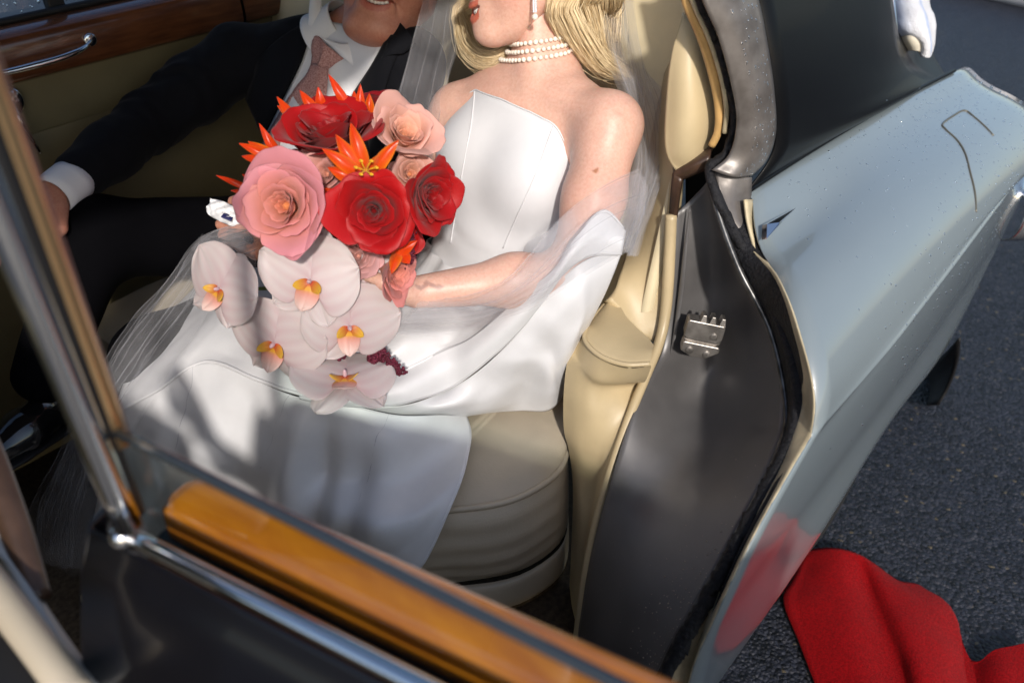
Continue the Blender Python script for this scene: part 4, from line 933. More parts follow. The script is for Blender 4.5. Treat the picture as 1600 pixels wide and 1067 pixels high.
obj('collar_wing', *wing_([(500, 58), (528, 68), (556, 66), (580, 58), (604, 40)], [(517, 72), (538, 92), (557, 104), (578, 88), (606, 60)], [zR + .01, zR - .004, zR, zR + .012, zR + .03]), M_shirt, sc_, solid=.003)
obj('collar_wing', *wing_([(503, -14), (502, 15), (501, 36), (500, 50)], [(486, -14), (483, 20), (481, 54), (494, 58)], [zL + .02, zL + .006, zL, zL - .004]), M_shirt, sc_, solid=.003)
# body: head, neck, hands (the limbs run on under the suit)
MB_ = Solid()
MB_.ell(mt_(.35), (.12, .09, .2), .06, MA).ell(mt_(.75), (.13, .085, .16), .06, MA)
MB_.chain([nm0, nm0 * .5 + nm1 * .5, nm1], [.066, .058, .062], .04)
MB_.chain([mt_(.85), mSR, mER, mWR], [.05, .04, .036, .028], .03).chain([mt_(.85), mSL, mEL, mWL], [.05, .04, .036, .028], .03)
dwr = nrm(mWR - mER); mh0 = mWR + dwr * .035
MB_.cone(mWR, mh0, .028, .027, .02)
hand_solid(MB_, mh0, nrm(dwr + np.array([-.25, .1, -.1])), nrm([.2, .2, -.95]), (.3, .3, .3, .35), 1, 1.05, thumb=.3)
hand_solid(MB_, mWL - RIGHT * .0, -RIGHT + DOWN * -.06, DOWN * .35 + FWD * .9, (.95, 1.0, 1.0, 1.05), 1, 1.0, thumb=.9)
mV, mF = MB_.mesh(.0045); mV = relax(mV, mF, 1)
MS = head_solid(man=True); h2V, h2F = MS.mesh(.0024); h2V = relax(h2V, h2F, 2); h2W = MHC + MSC * (h2V @ MH)
MK = np.array([.54, .27, .185])
c1_ = np.repeat(MK[None], len(mV), 0) * (1 + .10 * vnoise(mV, 30, 23))[:, None]
c2_ = np.repeat(MK[None], len(h2W), 0) * (1 + .10 * vnoise(h2W, 35, 23) + .05 * vnoise(h2W, 120, 24))[:, None]
rd_ = np.clip(vnoise(h2W, 22, 25), 0, 1)[:, None]; c2_ = c2_ * (1 - rd_ * np.array([0, .2, .22]))
lm = lipmask(h2V, True); c2_[lm] = c2_[lm] * np.array([.86, .62, .66])
mbody = skinobj('body', [(mV, mF), (h2W, h2F)], M_skinm, man, [c1_, c2_])
obj('teeth', *merge([ball(MHC + MSC * (np.array([.090 - 26 * y * y * .45, y, -.0685 + 14 * y * y]) @ MH), .006, .0046, .0040, 10, 8, MH) for y in np.linspace(-.018, .018, 7)]), M_teeth, mbody)
# short grey hair, above the picture
hv, hf_ = ball(MHC + MSC * (np.array([-.022, 0, .045]) @ MH), .115, .092, .100, 40, 24, MH)
kp = [f for f in hf_ if not (((hv[list(f)] - MHC) @ MH.T)[:, 0].mean() > .05 and ((hv[list(f)] - MHC) @ MH.T)[:, 2].mean() < .09)]
kp = [f for f in kp if ((hv[list(f)] - MHC) @ MH.T)[:, 2].mean() > -.03]
obj('hair', hv + .002 * vnoise(hv, 90, 26)[:, None], kp, mat('grey_hair', (.25, .24, .23), .6, bump=1, bscale=200, stretch=(1, 1, .2)), mbody, solid=.006)
# cuffs
def cuff(p, d, r, L, mt, name='cuff'):
    d = nrm(d); a = nrm(np.cross(d, (0, 0, 1))); b = np.cross(d, a); t = np.linspace(0, 2 * np.pi, 36, endpoint=False)
    G = [p + d * q * L + (np.cos(t)[:, None] * a + np.sin(t)[:, None] * b * .9) * (r - .002 * q) for q in (0, .35, .7, 1)]
    return obj(name, np.array(G).reshape(-1, 3), quads(4, 36, True), mt, jac, solid=.003)
cuff(mWR - dwr * .03, dwr, .043, .075, M_shirt)
cuff(mWL + RIGHT * .035, -RIGHT, .040, .03, M_shirt)
# trousers: one leg over the other
TR = Solid(); mK = W(142, 372, y=1.60); mAn = W(70, 585, y=1.50)
TR.ell(mt_(-.02), (.19, .16, .13), .05, MA)
TR.chain([mt_(-.02, -.10), mK, mAn], [.098, .075, .055], .05)
TR.chain([mt_(-.02, .10), np.array([.50, 1.36, .68]), np.array([.42, 1.36, .34])], [.098, .074, .056], .05)
tV, tF = TR.mesh(.008); tV = relax(tV, tF, 2); tV = tV + nrm(-FWD) * (.006 * vnoise(tV, 12, 27) + .003 * vnoise(tV, 30, 28))[:, None]
obj('trousers', tV, tF, M_trous, man)
# shoes
M_shoe = mat('black_patent', (.008, .008, .009), .12, coat=.8)
def shoe(a, d, upv):
    d = nrm(d); upv = nrm(np.asarray(upv) - d * (d @ np.asarray(upv))); S = Solid()
    S.cone(a - d * .06 - upv * .03, a + d * .05 - upv * .035, .034, .036, .03).cone(a + d * .05 - upv * .035, a + d * .17 - upv * .05, .038, .026, .03).cone(a - d * .02 + upv * .015, a - d * .04 - upv * .02, .034, .034, .03)
    v, f = S.mesh(.005); s_ = obj('shoe', relax(v, f, 2), f, M_shoe, man)
    P = [a + d * q - upv * (.068 + .008 * (q > .1)) for q in (-.08, 0, .08, .17)]
    obj('sole', *tube(P, [.030, .036, .040, .022], 14, 24, flat=.25, up=upv), M_dark, s_)
shoe(mAn + nrm([-.4, -.1, -.9]) * .05, (-.8, -.25, .1), (0, 0, 1))
shoe(np.array([.40, 1.36, .315]), (-1, 0, -.02), (0, 0, 1))
# tissue packet in his hand
tc_ = W(352, 333, d=((mWL - CAM) @ FWD) - .018); 
tkt = RIGHT * .90 + DOWN * .42; tkt = nrm(tkt); tkv = nrm(np.cross(FWD, tkt))
G = []
for i, a in enumerate(np.linspace(-.030, .030, 9)):
    G.append([tc_ + tkt * a + tkv * b * (1 - .35 * (abs(a) / .03) ** 3) - FWD * (.012 * (1 - (b / .017) ** 2) * (1 - (a / .034) ** 2) + .003 * math.sin(i * 2.3 + b * 300)) for b in np.linspace(-.016, .016, 7)])
tis = obj('tissue_packet', *patch(G, 30, 22), mat('white_paper', (.78, .78, .80), .5, bump=.5, bscale=90, bdist=.003), None, solid=.006, offset=-1)
tag(tis, "crumpled white tissue packet with dark blue print in the man's fist", 'tissue packet')
M_ink = mat('navy_ink', (.012, .014, .09), .5); M_wht = mat('white_ink', (.8, .8, .84), .5)
def mark(pts, r, mt, lift, nm):
    return obj(nm, *tube([tc_ + tkt * x + tkv * y - FWD * (lift + .012 * (1 - (y / .017) ** 2) * (1 - (x / .034) ** 2)) for x, y in pts], r, 8, 30, flat=.3), mt, tis)
mark([(.003, .004), (.010, .004), (.018, .0035)], .0085, M_ink, .002, 'printed_mark')
mark([(.000, .008), (.006, .009), (.003, .003), (.001, .000), (.007, .000)], .0011, M_wht, .0055, 'printed_letter')
mark([(.014, .006), (.011, .007), (.010, .004), (.014, .002), (.012, -.001)], .0010, M_wht, .0055, 'printed_letter')
mark([(.010, -.005), (.016, -.005), (.023, -.003)], .0011, M_wht, .0045, 'printed_stripe')
# ------------------------------------------------------------------ skirt of the gown
M_seam = mat('seam_thread', (.46, .46, .49), .5)
def Z(rows): return [[W(px, py, z=z) if z < 1.05 else W(px, py, d=z) for px, py, z in r] for r in rows]   # third number: height, or sight distance when above 1.05
def cloth(name, G, nu, nv, amp=(.004, .0015), seed=30, mt=None, par=None, th=.003, fold=None, nrmdir=(0, 0, 1)):
    V, F = patch(G, nu, nv); n = np.array(nrm(nrmdir))
    d = amp[0] * vnoise(V, 9, seed) + amp[1] * vnoise(V, 28, seed + 1)
    if fold is not None: d = d + fold(np.repeat(np.linspace(0, 1, nu), nv), np.tile(np.linspace(0, 1, nv), nu))
    return obj(name, V + n * d[:, None], F, mt or M_satin, par or bride, solid=th, offset=-1), (V + n * d[:, None]).reshape(nu, nv, 3)
E1 = [(176, 648, .655), (240, 612, .70), (318, 563, .745), (396, 591, .748), (466, 616, .745), (518, 623, .742), (570, 606, .745), (628, 581, .750), (698, 548, 1.385), (742, 526, 1.355), (813, 465, 1.295), (867, 422, 1.262), (903, 369, 1.248), (942, 331, 1.262), (976, 360, 1.295)]
R1 = [(205, 575, .700), (258, 545, .735), (325, 515, .765), (398, 530, .775), (466, 555, .78), (520, 560, .785), (575, 552, .788), (632, 535, .790), (696, 510, .790), (740, 490, .795), (800, 440, .81), (850, 400, 1.375), (886, 355, 1.37), (925, 335, 1.36), (965, 350, 1.36)]
R2 = [(255, 500, .715), (290, 478, .745), (345, 465, .775), (405, 475, .785), (468, 495, .79), (520, 505, .795), (575, 500, .797), (632, 490, .798), (690, 475, .798), (735, 460, .80), (785, 425, .81), (830, 390, 1.42), (868, 350, 1.42), (905, 335, 1.40), (940, 345, 1.40)]
R3 = [(310, 440, .715), (335, 425, .745), (375, 415, .775), (430, 425, .79), (485, 440, .80), (530, 448, .802), (580, 448, .805), (632, 442, .808), (685, 432, .81), (725, 425, .81), (770, 400, .81), (812, 370, 1.45), (850, 340, 1.45), (885, 330, 1.44), (915, 345, 1.43)]
def fL(u, v):
    f = 0
    for c, w, a, sl in ((.10, .022, .006, .10), (.17, .025, -.005, .08), (.27, .02, .005, .05), (.40, .025, .006, .0), (.455, .02, -.006, -.02), (.52, .02, .006, -.05), (.58, .018, -.006, -.07), (.64, .018, .007, -.10), (.70, .016, -.006, -.12)):
        f = f + a * np.exp(-((v - c - sl * u) / w) ** 2)
    return f * np.clip(u / .12, 0, 1)
lapo, lap = cloth('skirt', Z([E1, R1, R2, R3]), 50, 150, (.004, .0015), 30, fold=fL)
# turned hem of the lap layer
hem = lap[0]
obj('hem_edge', *tube(hem[::2] + np.array([0, 0, -.001]), .0032, 8, 160), M_satin, lapo)
# folded band along the near side
E1b = [(p[0], p[1], p[2] - .004 if p[2] < 1.05 else p[2] - .003) for p in E1[4:]]
E2 = [(470, 621, .732), (515, 632, .728), (570, 635, .724), (628, 631, .720), (698, 609, 1.395), (744, 578, 1.365), (799, 529, 1.325), (850, 466, 1.285), (885, 422, 1.262), (922, 400, 1.265), (970, 396, 1.290)]
M1 = [(a[0] * .5 + b[0] * .5, a[1] * .5 + b[1] * .5 , a[2] * .5 + b[2] * .5 + (.010 if a[2] < 1.05 else -.012)) for a, b in zip(E1b, E2)]
bando, band = cloth('train_band', Z([E1b, M1, E2]), 22, 110, (.003, .0016), 33, par=lapo)
obj('hem_edge', *tube(band[-1][::2], .0028, 8, 140), M_satin, bando)
# gathered train beside the hip, lying on the cushion
E2c = [(540, 634, .715), (628, 632, .708), (698, 611, 1.405), (748, 578, 1.375), (799, 531, 1.335), (850, 468, 1.295), (890, 424, 1.272), (925, 402, 1.275), (968, 398, 1.298)]
C1 = [(560, 648, .680), (640, 645, .680), (705, 630, .690), (755, 605, .70), (806, 560, 1.355), (852, 510, 1.31), (888, 470, 1.285), (922, 440, 1.288), (958, 425, 1.31)]
C2 = [(580, 655, .650), (650, 652, .645), (712, 640, .66), (762, 625, .67), (815, 585, 1.395), (858, 545, 1.345), (890, 510, 1.32), (918, 480, 1.315), (944, 458, 1.33)]
C3 = [(600, 660, .625), (655, 656, .625), (714, 648, .63), (764, 640, .635), (815, 618, .65), (858, 590, 1.395), (882, 560, 1.37), (902, 525, 1.355), (924, 497, 1.36)]
C4 = [(610, 662, .60), (658, 659, .60), (715, 650, .60), (764, 643, .60), (812, 640, .605), (855, 640, .612), (876, 618, .63), (884, 585, .66), (900, 545, .70)]
def fC(u, v): return .010 * np.exp(-((v - .55 - .25 * (u - .5)) / .035) ** 2) * np.sin(np.pi * u) - .014 * np.exp(-((v - .64 - .2 * (u - .5)) / .04) ** 2) * np.sin(np.pi * u) + .008 * np.exp(-((v - .82) / .05) ** 2) * np.sin(np.pi * u)
cloth('train', Z([E2c, C1, C2, C3, C4]), 60, 120, (.006, .003), 36, fold=fC, nrmdir=(-.3, -.6, .7))
# front fall: from the knees down to the floor, right hem over the cushion
B0 = [(172, 644, .652), (240, 610, .695), (320, 566, .738), (398, 594, .742), (468, 619, .738), (540, 630, .725), (620, 648, .690), (690, 648, .655), (729, 650, .612)]
B1 = [(168, 690, .590), (240, 665, .640), (312, 630, .685), (385, 645, .690), (455, 665, .690), (525, 680, .680), (605, 690, .660), (680, 680, .630), (735, 672, .602)]
B2 = [(158, 745, .50), (230, 730, .555), (298, 705, .605), (370, 712, .615), (440, 725, .615), (512, 742, .605), (592, 752, .595), (665, 742, .590), (733, 700, .605)]
B3 = [(148, 800, .40), (218, 790, .45), (275, 775, .505), (348, 778, .51), (424, 790, .51), (494, 808, .56), (570, 820, .57), (646, 808, .58), (722, 745, .603)]
B4 = [(142, 850, .31), (212, 845, .345), (262, 840, .39), (336, 845, .39), (412, 858, .42), (482, 870, .435), (556, 876, .455), (626, 862, .515), (697, 805, .570)]
B5 = [(140, 900, .255), (210, 900, .262), (262, 905, .28), (330, 910, .28), (405, 925, .28), (476, 935, .34), (545, 930, .375), (604, 906, .445), (668, 868, .505)]
B6 = [(140, 930, .25), (212, 940, .25), (265, 950, .25), (330, 960, .25), (405, 975, .25), (470, 985, .30), (535, 975, .33), (590, 945, .39), (648, 898, .46)]
def fB(u, v):
    f = 0
    for c, w, a, sl in ((.52, .045, .016, .05), (.585, .035, -.018, .06), (.30, .05, .008, -.05), (.40, .05, -.008, -.03), (.75, .06, .010, .06), (.68, .04, -.008, .06), (.16, .04, .008, -.05)):
        f = f + a * np.exp(-((v - c - sl * u) / w) ** 2)
    return 1.7 * f * np.clip((u - .04) / .3, 0, 1)
fallo, fall = cloth('skirt_front', Z([B0, B1, B2, B3, B4, B5, B6]), 70, 120, (.006, .002), 40, fold=fB, nrmdir=(-.7, -.4, .45), par=lapo)
for v0, v1 in ((.23, .155), (.475, .41), (.73, .70)):
    js = [int(round((v0 + (v1 - v0) * q) * 119)) for q in np.linspace(0, 1, 24)]
    obj('skirt_seam', *tube([fall[int(q * 69)][j] + np.array([-.0012, -.0008, .0012]) for q, j in zip(np.linspace(0, 1, 24), js)], .0015, 6, 70), M_seam, fallo)
obj('hem_edge', *tube(fall[:, -1][::2], .0022, 8, 90), M_satin, fallo)
# waist seam piece tying bodice and skirt
wv = []
for q, (h, o2) in enumerate(((.28, .012), (.20, .018), (.12, .030), (.05, .05))):
    c = np.repeat(at(h)[None], nphi, 0); dr_ = np.cos(phs)[:, None] * frt + np.sin(phs)[:, None] * lat; wv.append(wrap(T, c, dr_, o2) + dr_ * (.004 * np.sin(phs * 17 + q))[:, None])
obj('waist_gather', crp(np.array(wv), 16).reshape(-1, 3), quads(16, nphi, True), M_satin, lapo)
# ------------------------------------------------------------------ bouquet
bq = empty('bouquet', tuple(W(560, 420, d=1.26)), 'hand-tied bouquet of red and pink roses, white orchids and orange spiky blooms', 'bouquet')
def petalmat(name, rough=.5, sss=.15, spec=.35, bump=.25, bs=120): return mat(name, (1, 1, 1), rough, attr='col', sss=sss, sss_col=(.8, .4, .3), bump=bump, bscale=bs, bdist=.0008, spec=spec, sheen=.1)
M_rosep = petalmat('rose_petal', .6, .12, .3, .5, 160); M_orch = petalmat('orchid_petal', .45, .2, .35, .5, 80); M_velvet = petalmat('velvet_petal', .5, .06, .35, .5, 160)
M_glor = petalmat('lily_petal', .3, .1, .5)
def lighten(m, k=.28):                                 # thin petals let some light through
    n = m.node_tree.nodes; l = m.node_tree.links; b = n['Principled BSDF']; t = n.new('ShaderNodeBsdfTranslucent'); a = n.new('ShaderNodeAttribute'); a.attribute_name = 'col'
    l.new(a.outputs['Color'], t.inputs[0]); x = n.new('ShaderNodeMixShader'); x.inputs[0].default_value = k; l.new(b.outputs[0], x.inputs[1]); l.new(t.outputs[0], x.inputs[2]); l.new(x.outputs[0], n['Material Output'].inputs[0])
lighten(M_rosep, .25); lighten(M_orch, .25); lighten(M_velvet, .15); lighten(M_glor, .2)
def basis(n, roll=0):
    n = nrm(n); a = nrm(-DOWN - n * (n @ -DOWN)); b = np.cross(n, a); c, s = math.cos(roll), math.sin(roll)
    return a * c + b * s, b * c - a * s, n
def rose(px, py, d, Rpx, n, inner, outer, seed, N=24, opened=1.0, velvet=False, roll=0, mtl=None):
    r = np.random.default_rng(seed); R = Rpx * d / FPX; X, Y, Nn = basis(n, roll); C = W(px, py, d=d) - Nn * R * .35
    inner = np.array(inner); outer = np.array(outer); mt = mtl or (M_velvet if velvet else M_rosep)
    core = obj('rose', *ball(C + Nn * R * .12, .10 * R, .10 * R, .30 * R, 12, 8, np.array([X, Y, Nn])), mt, bq)
    setcol(core, np.repeat((inner * .8 + outer * .2)[None], len(core.data.vertices), 0))
    nu, nv = 13, 12; u = np.linspace(-1, 1, nu); v = np.linspace(0, 1, nv); U, Vv = np.meshgrid(u, v)
    for i in range(N):
        t = i / (N - 1); ph = i * 2.39996 + r.uniform(-.5, .5)
        a0 = R_(3 + 44 * t ** 1.1 * opened); a1 = R_(8 + 62 * t ** 1.2 * opened + r.uniform(-20, 18) * (.3 + t)); L = R * (.50 + .62 * t ** .9) * r.uniform(.86, 1.12); twi = r.uniform(-.16, .16)
        ve = Vv * (1 - (.10 + .12 * t) * np.abs(U) ** 2.6)
        vv = np.linspace(0, 1, 40); al = a0 + (a1 - a0) * vv ** 1.4 + R_(75 * (.25 + .75 * t) * r.uniform(.4, 1.2)) * np.clip((vv - .72) / .28, 0, 1) ** 2
        rc = R * (.05 + .06 * t) + np.r_[0, np.cumsum(np.sin(al[:-1]) / 39)] * L; hc_ = np.r_[0, np.cumsum(np.cos(al[:-1]) / 39)] * L
        rr = np.interp(ve, vv, rc); hh_ = np.interp(ve, vv, hc_)
        wid = R * (.16 + .62 * t ** .75) * np.sin(np.pi * (.10 + .72 * ve)) ** .7
        if t < .35: wid = R * (.24 + .4 * t) * np.sin(np.pi * (.15 + .65 * ve)) ** .6
        rad = np.maximum(rr, R * (.09 + .25 * t)); dl = U * wid / rad; dl = np.clip(dl, -2.2, 2.2)
        wv = np.sin(U * r.uniform(2.5, 5) + r.uniform(0, 6)) * .035 * R * Vv ** 2 * (t + .15) + np.sin(U * r.uniform(8, 14) + r.uniform(0, 6)) * .022 * R * Vv ** 4
        curl = .10 * R * t * np.abs(U) ** 2 * Vv ** 2
        rr2 = rr + wv + curl + (.03 * R * t) * (U > 0) * U; hh2 = hh_ - .06 * R * np.abs(U) ** 2 * Vv * (1 - t) + wv * .6 - curl * .5 + twi * R * U * Vv * (.3 + t)
        xx = rr2 * np.cos(ph + dl); yy = rr2 * np.sin(ph + dl)
        P = C + xx[..., None] * X + yy[..., None] * Y + hh2[..., None] * Nn
        Pf = P.reshape(-1, 3); nzv = np.stack([vnoise(Pf + i * .37, 1.9 / R, 80 + q_) for q_ in range(3)], 1) * (R * .095 * (.2 + t)) * Vv.reshape(-1, 1); P = (Pf + nzv).reshape(P.shape)
        o = obj('petal', P.reshape(-1, 3), quads(nv, nu), mt, core, solid=.0004, sub=1)
        m = np.clip(ve * (.55 + .5 * t) + .18 * t, 0, 1)[..., None]; col = inner * (1 - m) + outer * m
        rim = np.clip((np.maximum(Vv, np.abs(U)) - .86) / .14, 0, 1)[..., None]; col = col * (1 - rim * .10 * (1 if velvet else -.3))
        vn_ = 1 - .10 * (.5 + .5 * np.sin(U * r.uniform(14, 19) + r.uniform(0, 6))) * (1 - Vv) - .06 * np.abs(vnoise(Pf, 5 / R, 90)).reshape(U.shape); setcol(o, np.clip((col * vn_[..., None]).reshape(-1, 3) * r.uniform(.88, 1.08), 0, .95))
    return C, Nn, R
cam_n = -FWD
pinkI, pinkO = (.80, .30, .06), (.72, .27, .31); pchI, pchO = (.85, .34, .12), (.80, .44, .37); redI, redO = (.10, .001, .003), (.46, .004, .006)
rose(447, 322, 1.12, 93, cam_n * .95 - RIGHT * .12 + DOWN * .12, pinkI, pinkO, 1, 22, .92)
rose(520, 220, 1.20, 102, cam_n * .65 - DOWN * .75 - RIGHT * .10, redI, redO, 2, 24, .86, True)
rose(630, 214, 1.21, 71, cam_n * .75 - DOWN * .35 + RIGHT * .35, pchI, pchO, 3, 22, .80)
rose(584, 330, 1.13, 76, cam_n * .9 + DOWN * .30 + RIGHT * .05, redI, redO, 4, 22, .88, True)
rose(666, 306, 1.165, 70, cam_n * .62 + RIGHT * .72 + DOWN * .15, redI, redO, 5, 24, .82, True)
rose(612, 425, 1.22, 54, cam_n * .5 + RIGHT * .75 + DOWN * .3, (.80, .25, .12), (.74, .27, .25), 6, 20, .7)
rose(512, 272, 1.19, 58, cam_n * .8 - RIGHT * .2, (.8, .35, .2), (.78, .40, .38), 7, 18, .8)
rose(560, 400, 1.23, 50, cam_n, (.8, .4, .3), (.78, .42, .42), 8, 16, .8)
rose(556, 288, 1.20, 46, cam_n * .9, redI, redO, 31, 16, .8, True)
rose(640, 272, 1.22, 44, cam_n * .8 + RIGHT * .3, pchI, pchO, 32, 16, .8)
rose(478, 268, 1.215, 46, cam_n * .8 - DOWN * .3, (.8, .4, .25), (.76, .40, .40), 33, 16, .8)
rose(625, 372, 1.22, 44, cam_n * .8 + RIGHT * .3, redI, redO, 34, 16, .8, True)
rose(420, 262, 1.22, 36, cam_n * .7 - RIGHT * .4, redI, redO, 35, 14, .8, True)
rose(592, 160, 1.27, 34, cam_n * .4 - DOWN * .8, redI, (.30, .003, .01), 9, 14, .7, True)
def tepal(C, X, Y, N, ang, L, Wd, p, cup, seed, tip=.0, twist=0, base=.12):
    r = np.random.default_rng(seed); nu, nv = 25, 13; U, V_ = np.meshgrid(np.linspace(-1, 1, nu), np.linspace(0, 1, nv))
    D = X * math.cos(ang) + Y * math.sin(ang); S = -X * math.sin(ang) + Y * math.cos(ang)
    f = np.maximum(np.sin(np.pi * np.clip(V_, 0, 1) ** p), 0) ** .42; f = np.maximum(f, base * (1 - V_))
    along = L * (V_ + .0 * U); side = Wd * f * U
    z = cup * L * (V_ ** 2 * .8 + .0) - .18 * Wd * (U ** 2) * f + .02 * L * np.sin(U * r.uniform(2, 4) + r.uniform(0, 6)) * V_ + .02 * L * np.sin(U * 6 + V_ * 5 + r.uniform(0, 6)) * V_ ** 2 + .05 * L * np.exp(-(U / .12) ** 2) * V_ * -.5 + twist * U * Wd * f
    return (C + along[..., None] * D + side[..., None] * S + z[..., None] * N).reshape(-1, 3), quads(nv, nu), U.ravel(), V_.ravel()
WHT = np.array([.66, .58, .57]); PNK = np.array([.54, .33, .36])
def orchid(px, py, d, Rpx, n, roll, seed, show_lip=True):
    R = Rpx * d / FPX; X, Y, N = basis(n, roll); C = W(px, py, d=d); r = np.random.default_rng(seed)
    # X points to the top of the flower, Y to its left
    col_ = obj('orchid', *ball(C + N * R * .12 - X * .02 * R, .048 * R, .044 * R, .10 * R, 12, 9, np.array([X, Y, N])), M_orch, bq); setcol(col_, np.repeat(np.array([[.66, .46, .50]]), len(col_.data.vertices), 0))
    for nm, a, L, Wd, p, cup, lift in (('sepal', 0, 1.04, .42, .74, -.18, -.03), ('sepal', 2.45, 1.0, .40, .74, -.18, -.03), ('sepal', -2.45, 1.0, .40, .74, -.18, -.03), ('petal', 1.22, 1.10, .80, .58, -.02, .05), ('petal', -1.22, 1.10, .80, .58, -.02, .05)):
        P, F, U, Vv = tepal(C + N * R * lift, X, Y, N, a + r.uniform(-.18, .18), R * L * r.uniform(.88, 1.08), R * Wd * r.uniform(.86, 1.08), p, cup + r.uniform(-.16, .14), seed * 10 + int(a * 7))
        o = obj(nm, P, F, M_orch, col_, solid=.0011, sub=1)
        vein = .5 + .5 * np.sin(U * 19 + r.uniform(0, 6)); m = np.clip(.55 * np.exp(-Vv * 4) + .30 * vein * (1 - Vv * .6), 0, 1)[:, None]
        setcol(o, (WHT * (1 - m) + PNK * m) * r.uniform(.96, 1.02))
    if show_lip:
        for nm, a, L, Wd, cup, c0, c1 in (('lip_lobe', 2.0, .30, .11, .7, (.50, .05, .03), (.74, .44, .05)), ('lip_lobe', -2.0, .30, .11, .7, (.50, .05, .03), (.74, .44, .05)), ('lip', math.pi, .56, .24, .38, (.62, .10, .03), (.80, .58, .52))):
            P, F, U, Vv = tepal(C + N * R * .06 - X * R * .05, X, Y, N, a, R * L, R * Wd, .8, cup, seed + 3, base=.3)
            o = obj(nm, P, F, M_orch, col_, solid=.0012, sub=1); m = np.clip(Vv * 1.3 - .1, 0, 1)[:, None]; c = np.array(c0) * (1 - m) + np.array(c1) * m
            if nm == 'lip': y = np.exp(-((Vv - .22) / .10) ** 2)[:, None]; c = c * (1 - y) + np.array([.80, .42, .03]) * y
            setcol(o, c)
orchid(570, 425, 1.235, 66, cam_n * .95 + RIGHT * .15, .5, 21, False)
orchid(345, 450, 1.19, 68, cam_n * .85 - RIGHT * .33 + DOWN * .1, -.65, 22)
orchid(486, 438, 1.185, 80, cam_n * .95 + DOWN * .1, -.25, 23)
orchid(545, 508, 1.225, 76, cam_n * .8 + DOWN * .35 + RIGHT * .3, .05, 24)
orchid(430, 534, 1.235, 78, cam_n * .8 + DOWN * .4 - RIGHT * .2, -.35, 25)
orchid(540, 590, 1.245, 80, cam_n * .55 - DOWN * .75, .1, 26)
# orange spiky blooms: narrow flame petals
YEL = np.array([.85, .36, .01]); ORG = np.array([.72, .05, .004]); RDD = np.array([.52, .012, .006])
def flame(b, t, db, dt, w, seed, yel=.5, par=None, bend=.15):
    B0_ = W(*b, d=db); T0 = W(*t, d=dt); L = np.linalg.norm(T0 - B0_); D = (T0 - B0_) / L; S = nrm(np.cross(D, FWD)); N = nrm(np.cross(S, D)); N = N if N @ FWD < 0 else -N
    nu, nv = 7, 16; U, V_ = np.meshgrid(np.linspace(-1, 1, nu), np.linspace(0, 1, nv)); r = np.random.default_rng(seed)
    f = (np.sin(np.pi * (.12 + .88 * V_) ** .8)) ** .8; f = np.maximum(f, .02)
    P = B0_ + (V_ * L)[..., None] * D + (U * f * w)[..., None] * S + ((-np.abs(U) * w * .5 * f + bend * L * np.sin(np.pi * V_) + .02 * L * np.sin(V_ * 9 + r.uniform(0, 6)) * U))[..., None] * N
    o = obj('flame_petal', P.reshape(-1, 3), quads(nv, nu), M_glor, par, solid=.0009, sub=1)
    e = np.clip(np.abs(U) ** 3 * .55 * yel + yel * .15 * (1 - V_), 0, 1)[..., None]; k = np.clip(V_ * .8, 0, 1)[..., None]
    c = (ORG * (1 - k * .45) + RDD * k * .45) * (1 - e) + YEL * e; setcol(o, c.reshape(-1, 3))
def lily(center, d, items, w=.0085, seed=1):
    c0 = W(*center, d=d); h = obj('flame_lily', *ball(c0, .008, n=10, m=8), M_glor, bq); setcol(h, np.repeat(ORG[None], len(h.data.vertices), 0))
    for i, (b, t, db, dt, yl) in enumerate(items): flame(b, t, db, dt, w, seed * 20 + i, yl, h)
    return h
lily((470, 205), 1.22, [((478, 208), (432, 151), 1.21, 1.20, .3), ((480, 200), (433, 165), 1.22, 1.22, .5), ((500, 185), (468, 141), 1.23, 1.22, .2), ((505, 180), (497, 136), 1.24, 1.22, .1)], .0085, 1)
lily((432, 255), 1.17, [((430, 250), (373, 224), 1.17, 1.16, .3), ((434, 248), (387, 221), 1.18, 1.17, .9), ((428, 258), (377, 244), 1.17, 1.17, .2), ((440, 252), (405, 193), 1.19, 1.17, .1)], .0075, 2)
lily((545, 190), 1.24, [((550, 178), (513, 116), 1.24, 1.22, .1), ((565, 190), (563, 131), 1.24, 1.22, .2), ((558, 185), (553, 142), 1.24, 1.23, .3), ((578, 185), (577, 146), 1.24, 1.23, .8), ((592, 185), (597, 148), 1.25, 1.24, .3), ((545, 190), (536, 150), 1.24, 1.23, .4)], .0078, 3)
hl = lily((572, 272), 1.12, [((565, 275), (503, 232), 1.13, 1.11, .55), ((562, 268), (524, 210), 1.13, 1.12, .6), ((570, 262), (548, 192), 1.13, 1.12, .6), ((580, 275), (624, 218), 1.12, 1.10, .9), ((572, 280), (600, 238), 1.13, 1.11, .7), ((560, 284), (512, 262), 1.13, 1.12, .5)], .0105, 4)
for i in range(6):
    a = i * 1.05; p0 = W(572, 268, d=1.115); p1 = W(572 + 16 * math.cos(a), 262 + 12 * math.sin(a), d=1.095)
    s_ = obj('stamen', *merge([tube([p0, (p0 + p1) / 2 - FWD * .004, p1], .0011, 6, 10), ball(p1, .0022, .0042, .0022, 8, 6)]), M_glor, hl); setcol(s_, np.repeat(np.array([[.82, .45, .02]]), len(s_.data.vertices), 0))
lily((398, 300), 1.19, [((400, 300), (337, 274), 1.19, 1.18, .05), ((400, 304), (360, 298), 1.19, 1.18, .1), ((405, 290), (378, 272), 1.19, 1.18, .1)], .005, 5)
lily((625, 392), 1.18, [((620, 405), (636, 366), 1.18, 1.17, .4), ((618, 400), (652, 376), 1.18, 1.17, .2), ((622, 392), (612, 428), 1.18, 1.16, .9), ((628, 396), (640, 412), 1.18, 1.17, .2), ((615, 395), (600, 370), 1.18, 1.17, .4)], .009, 6)
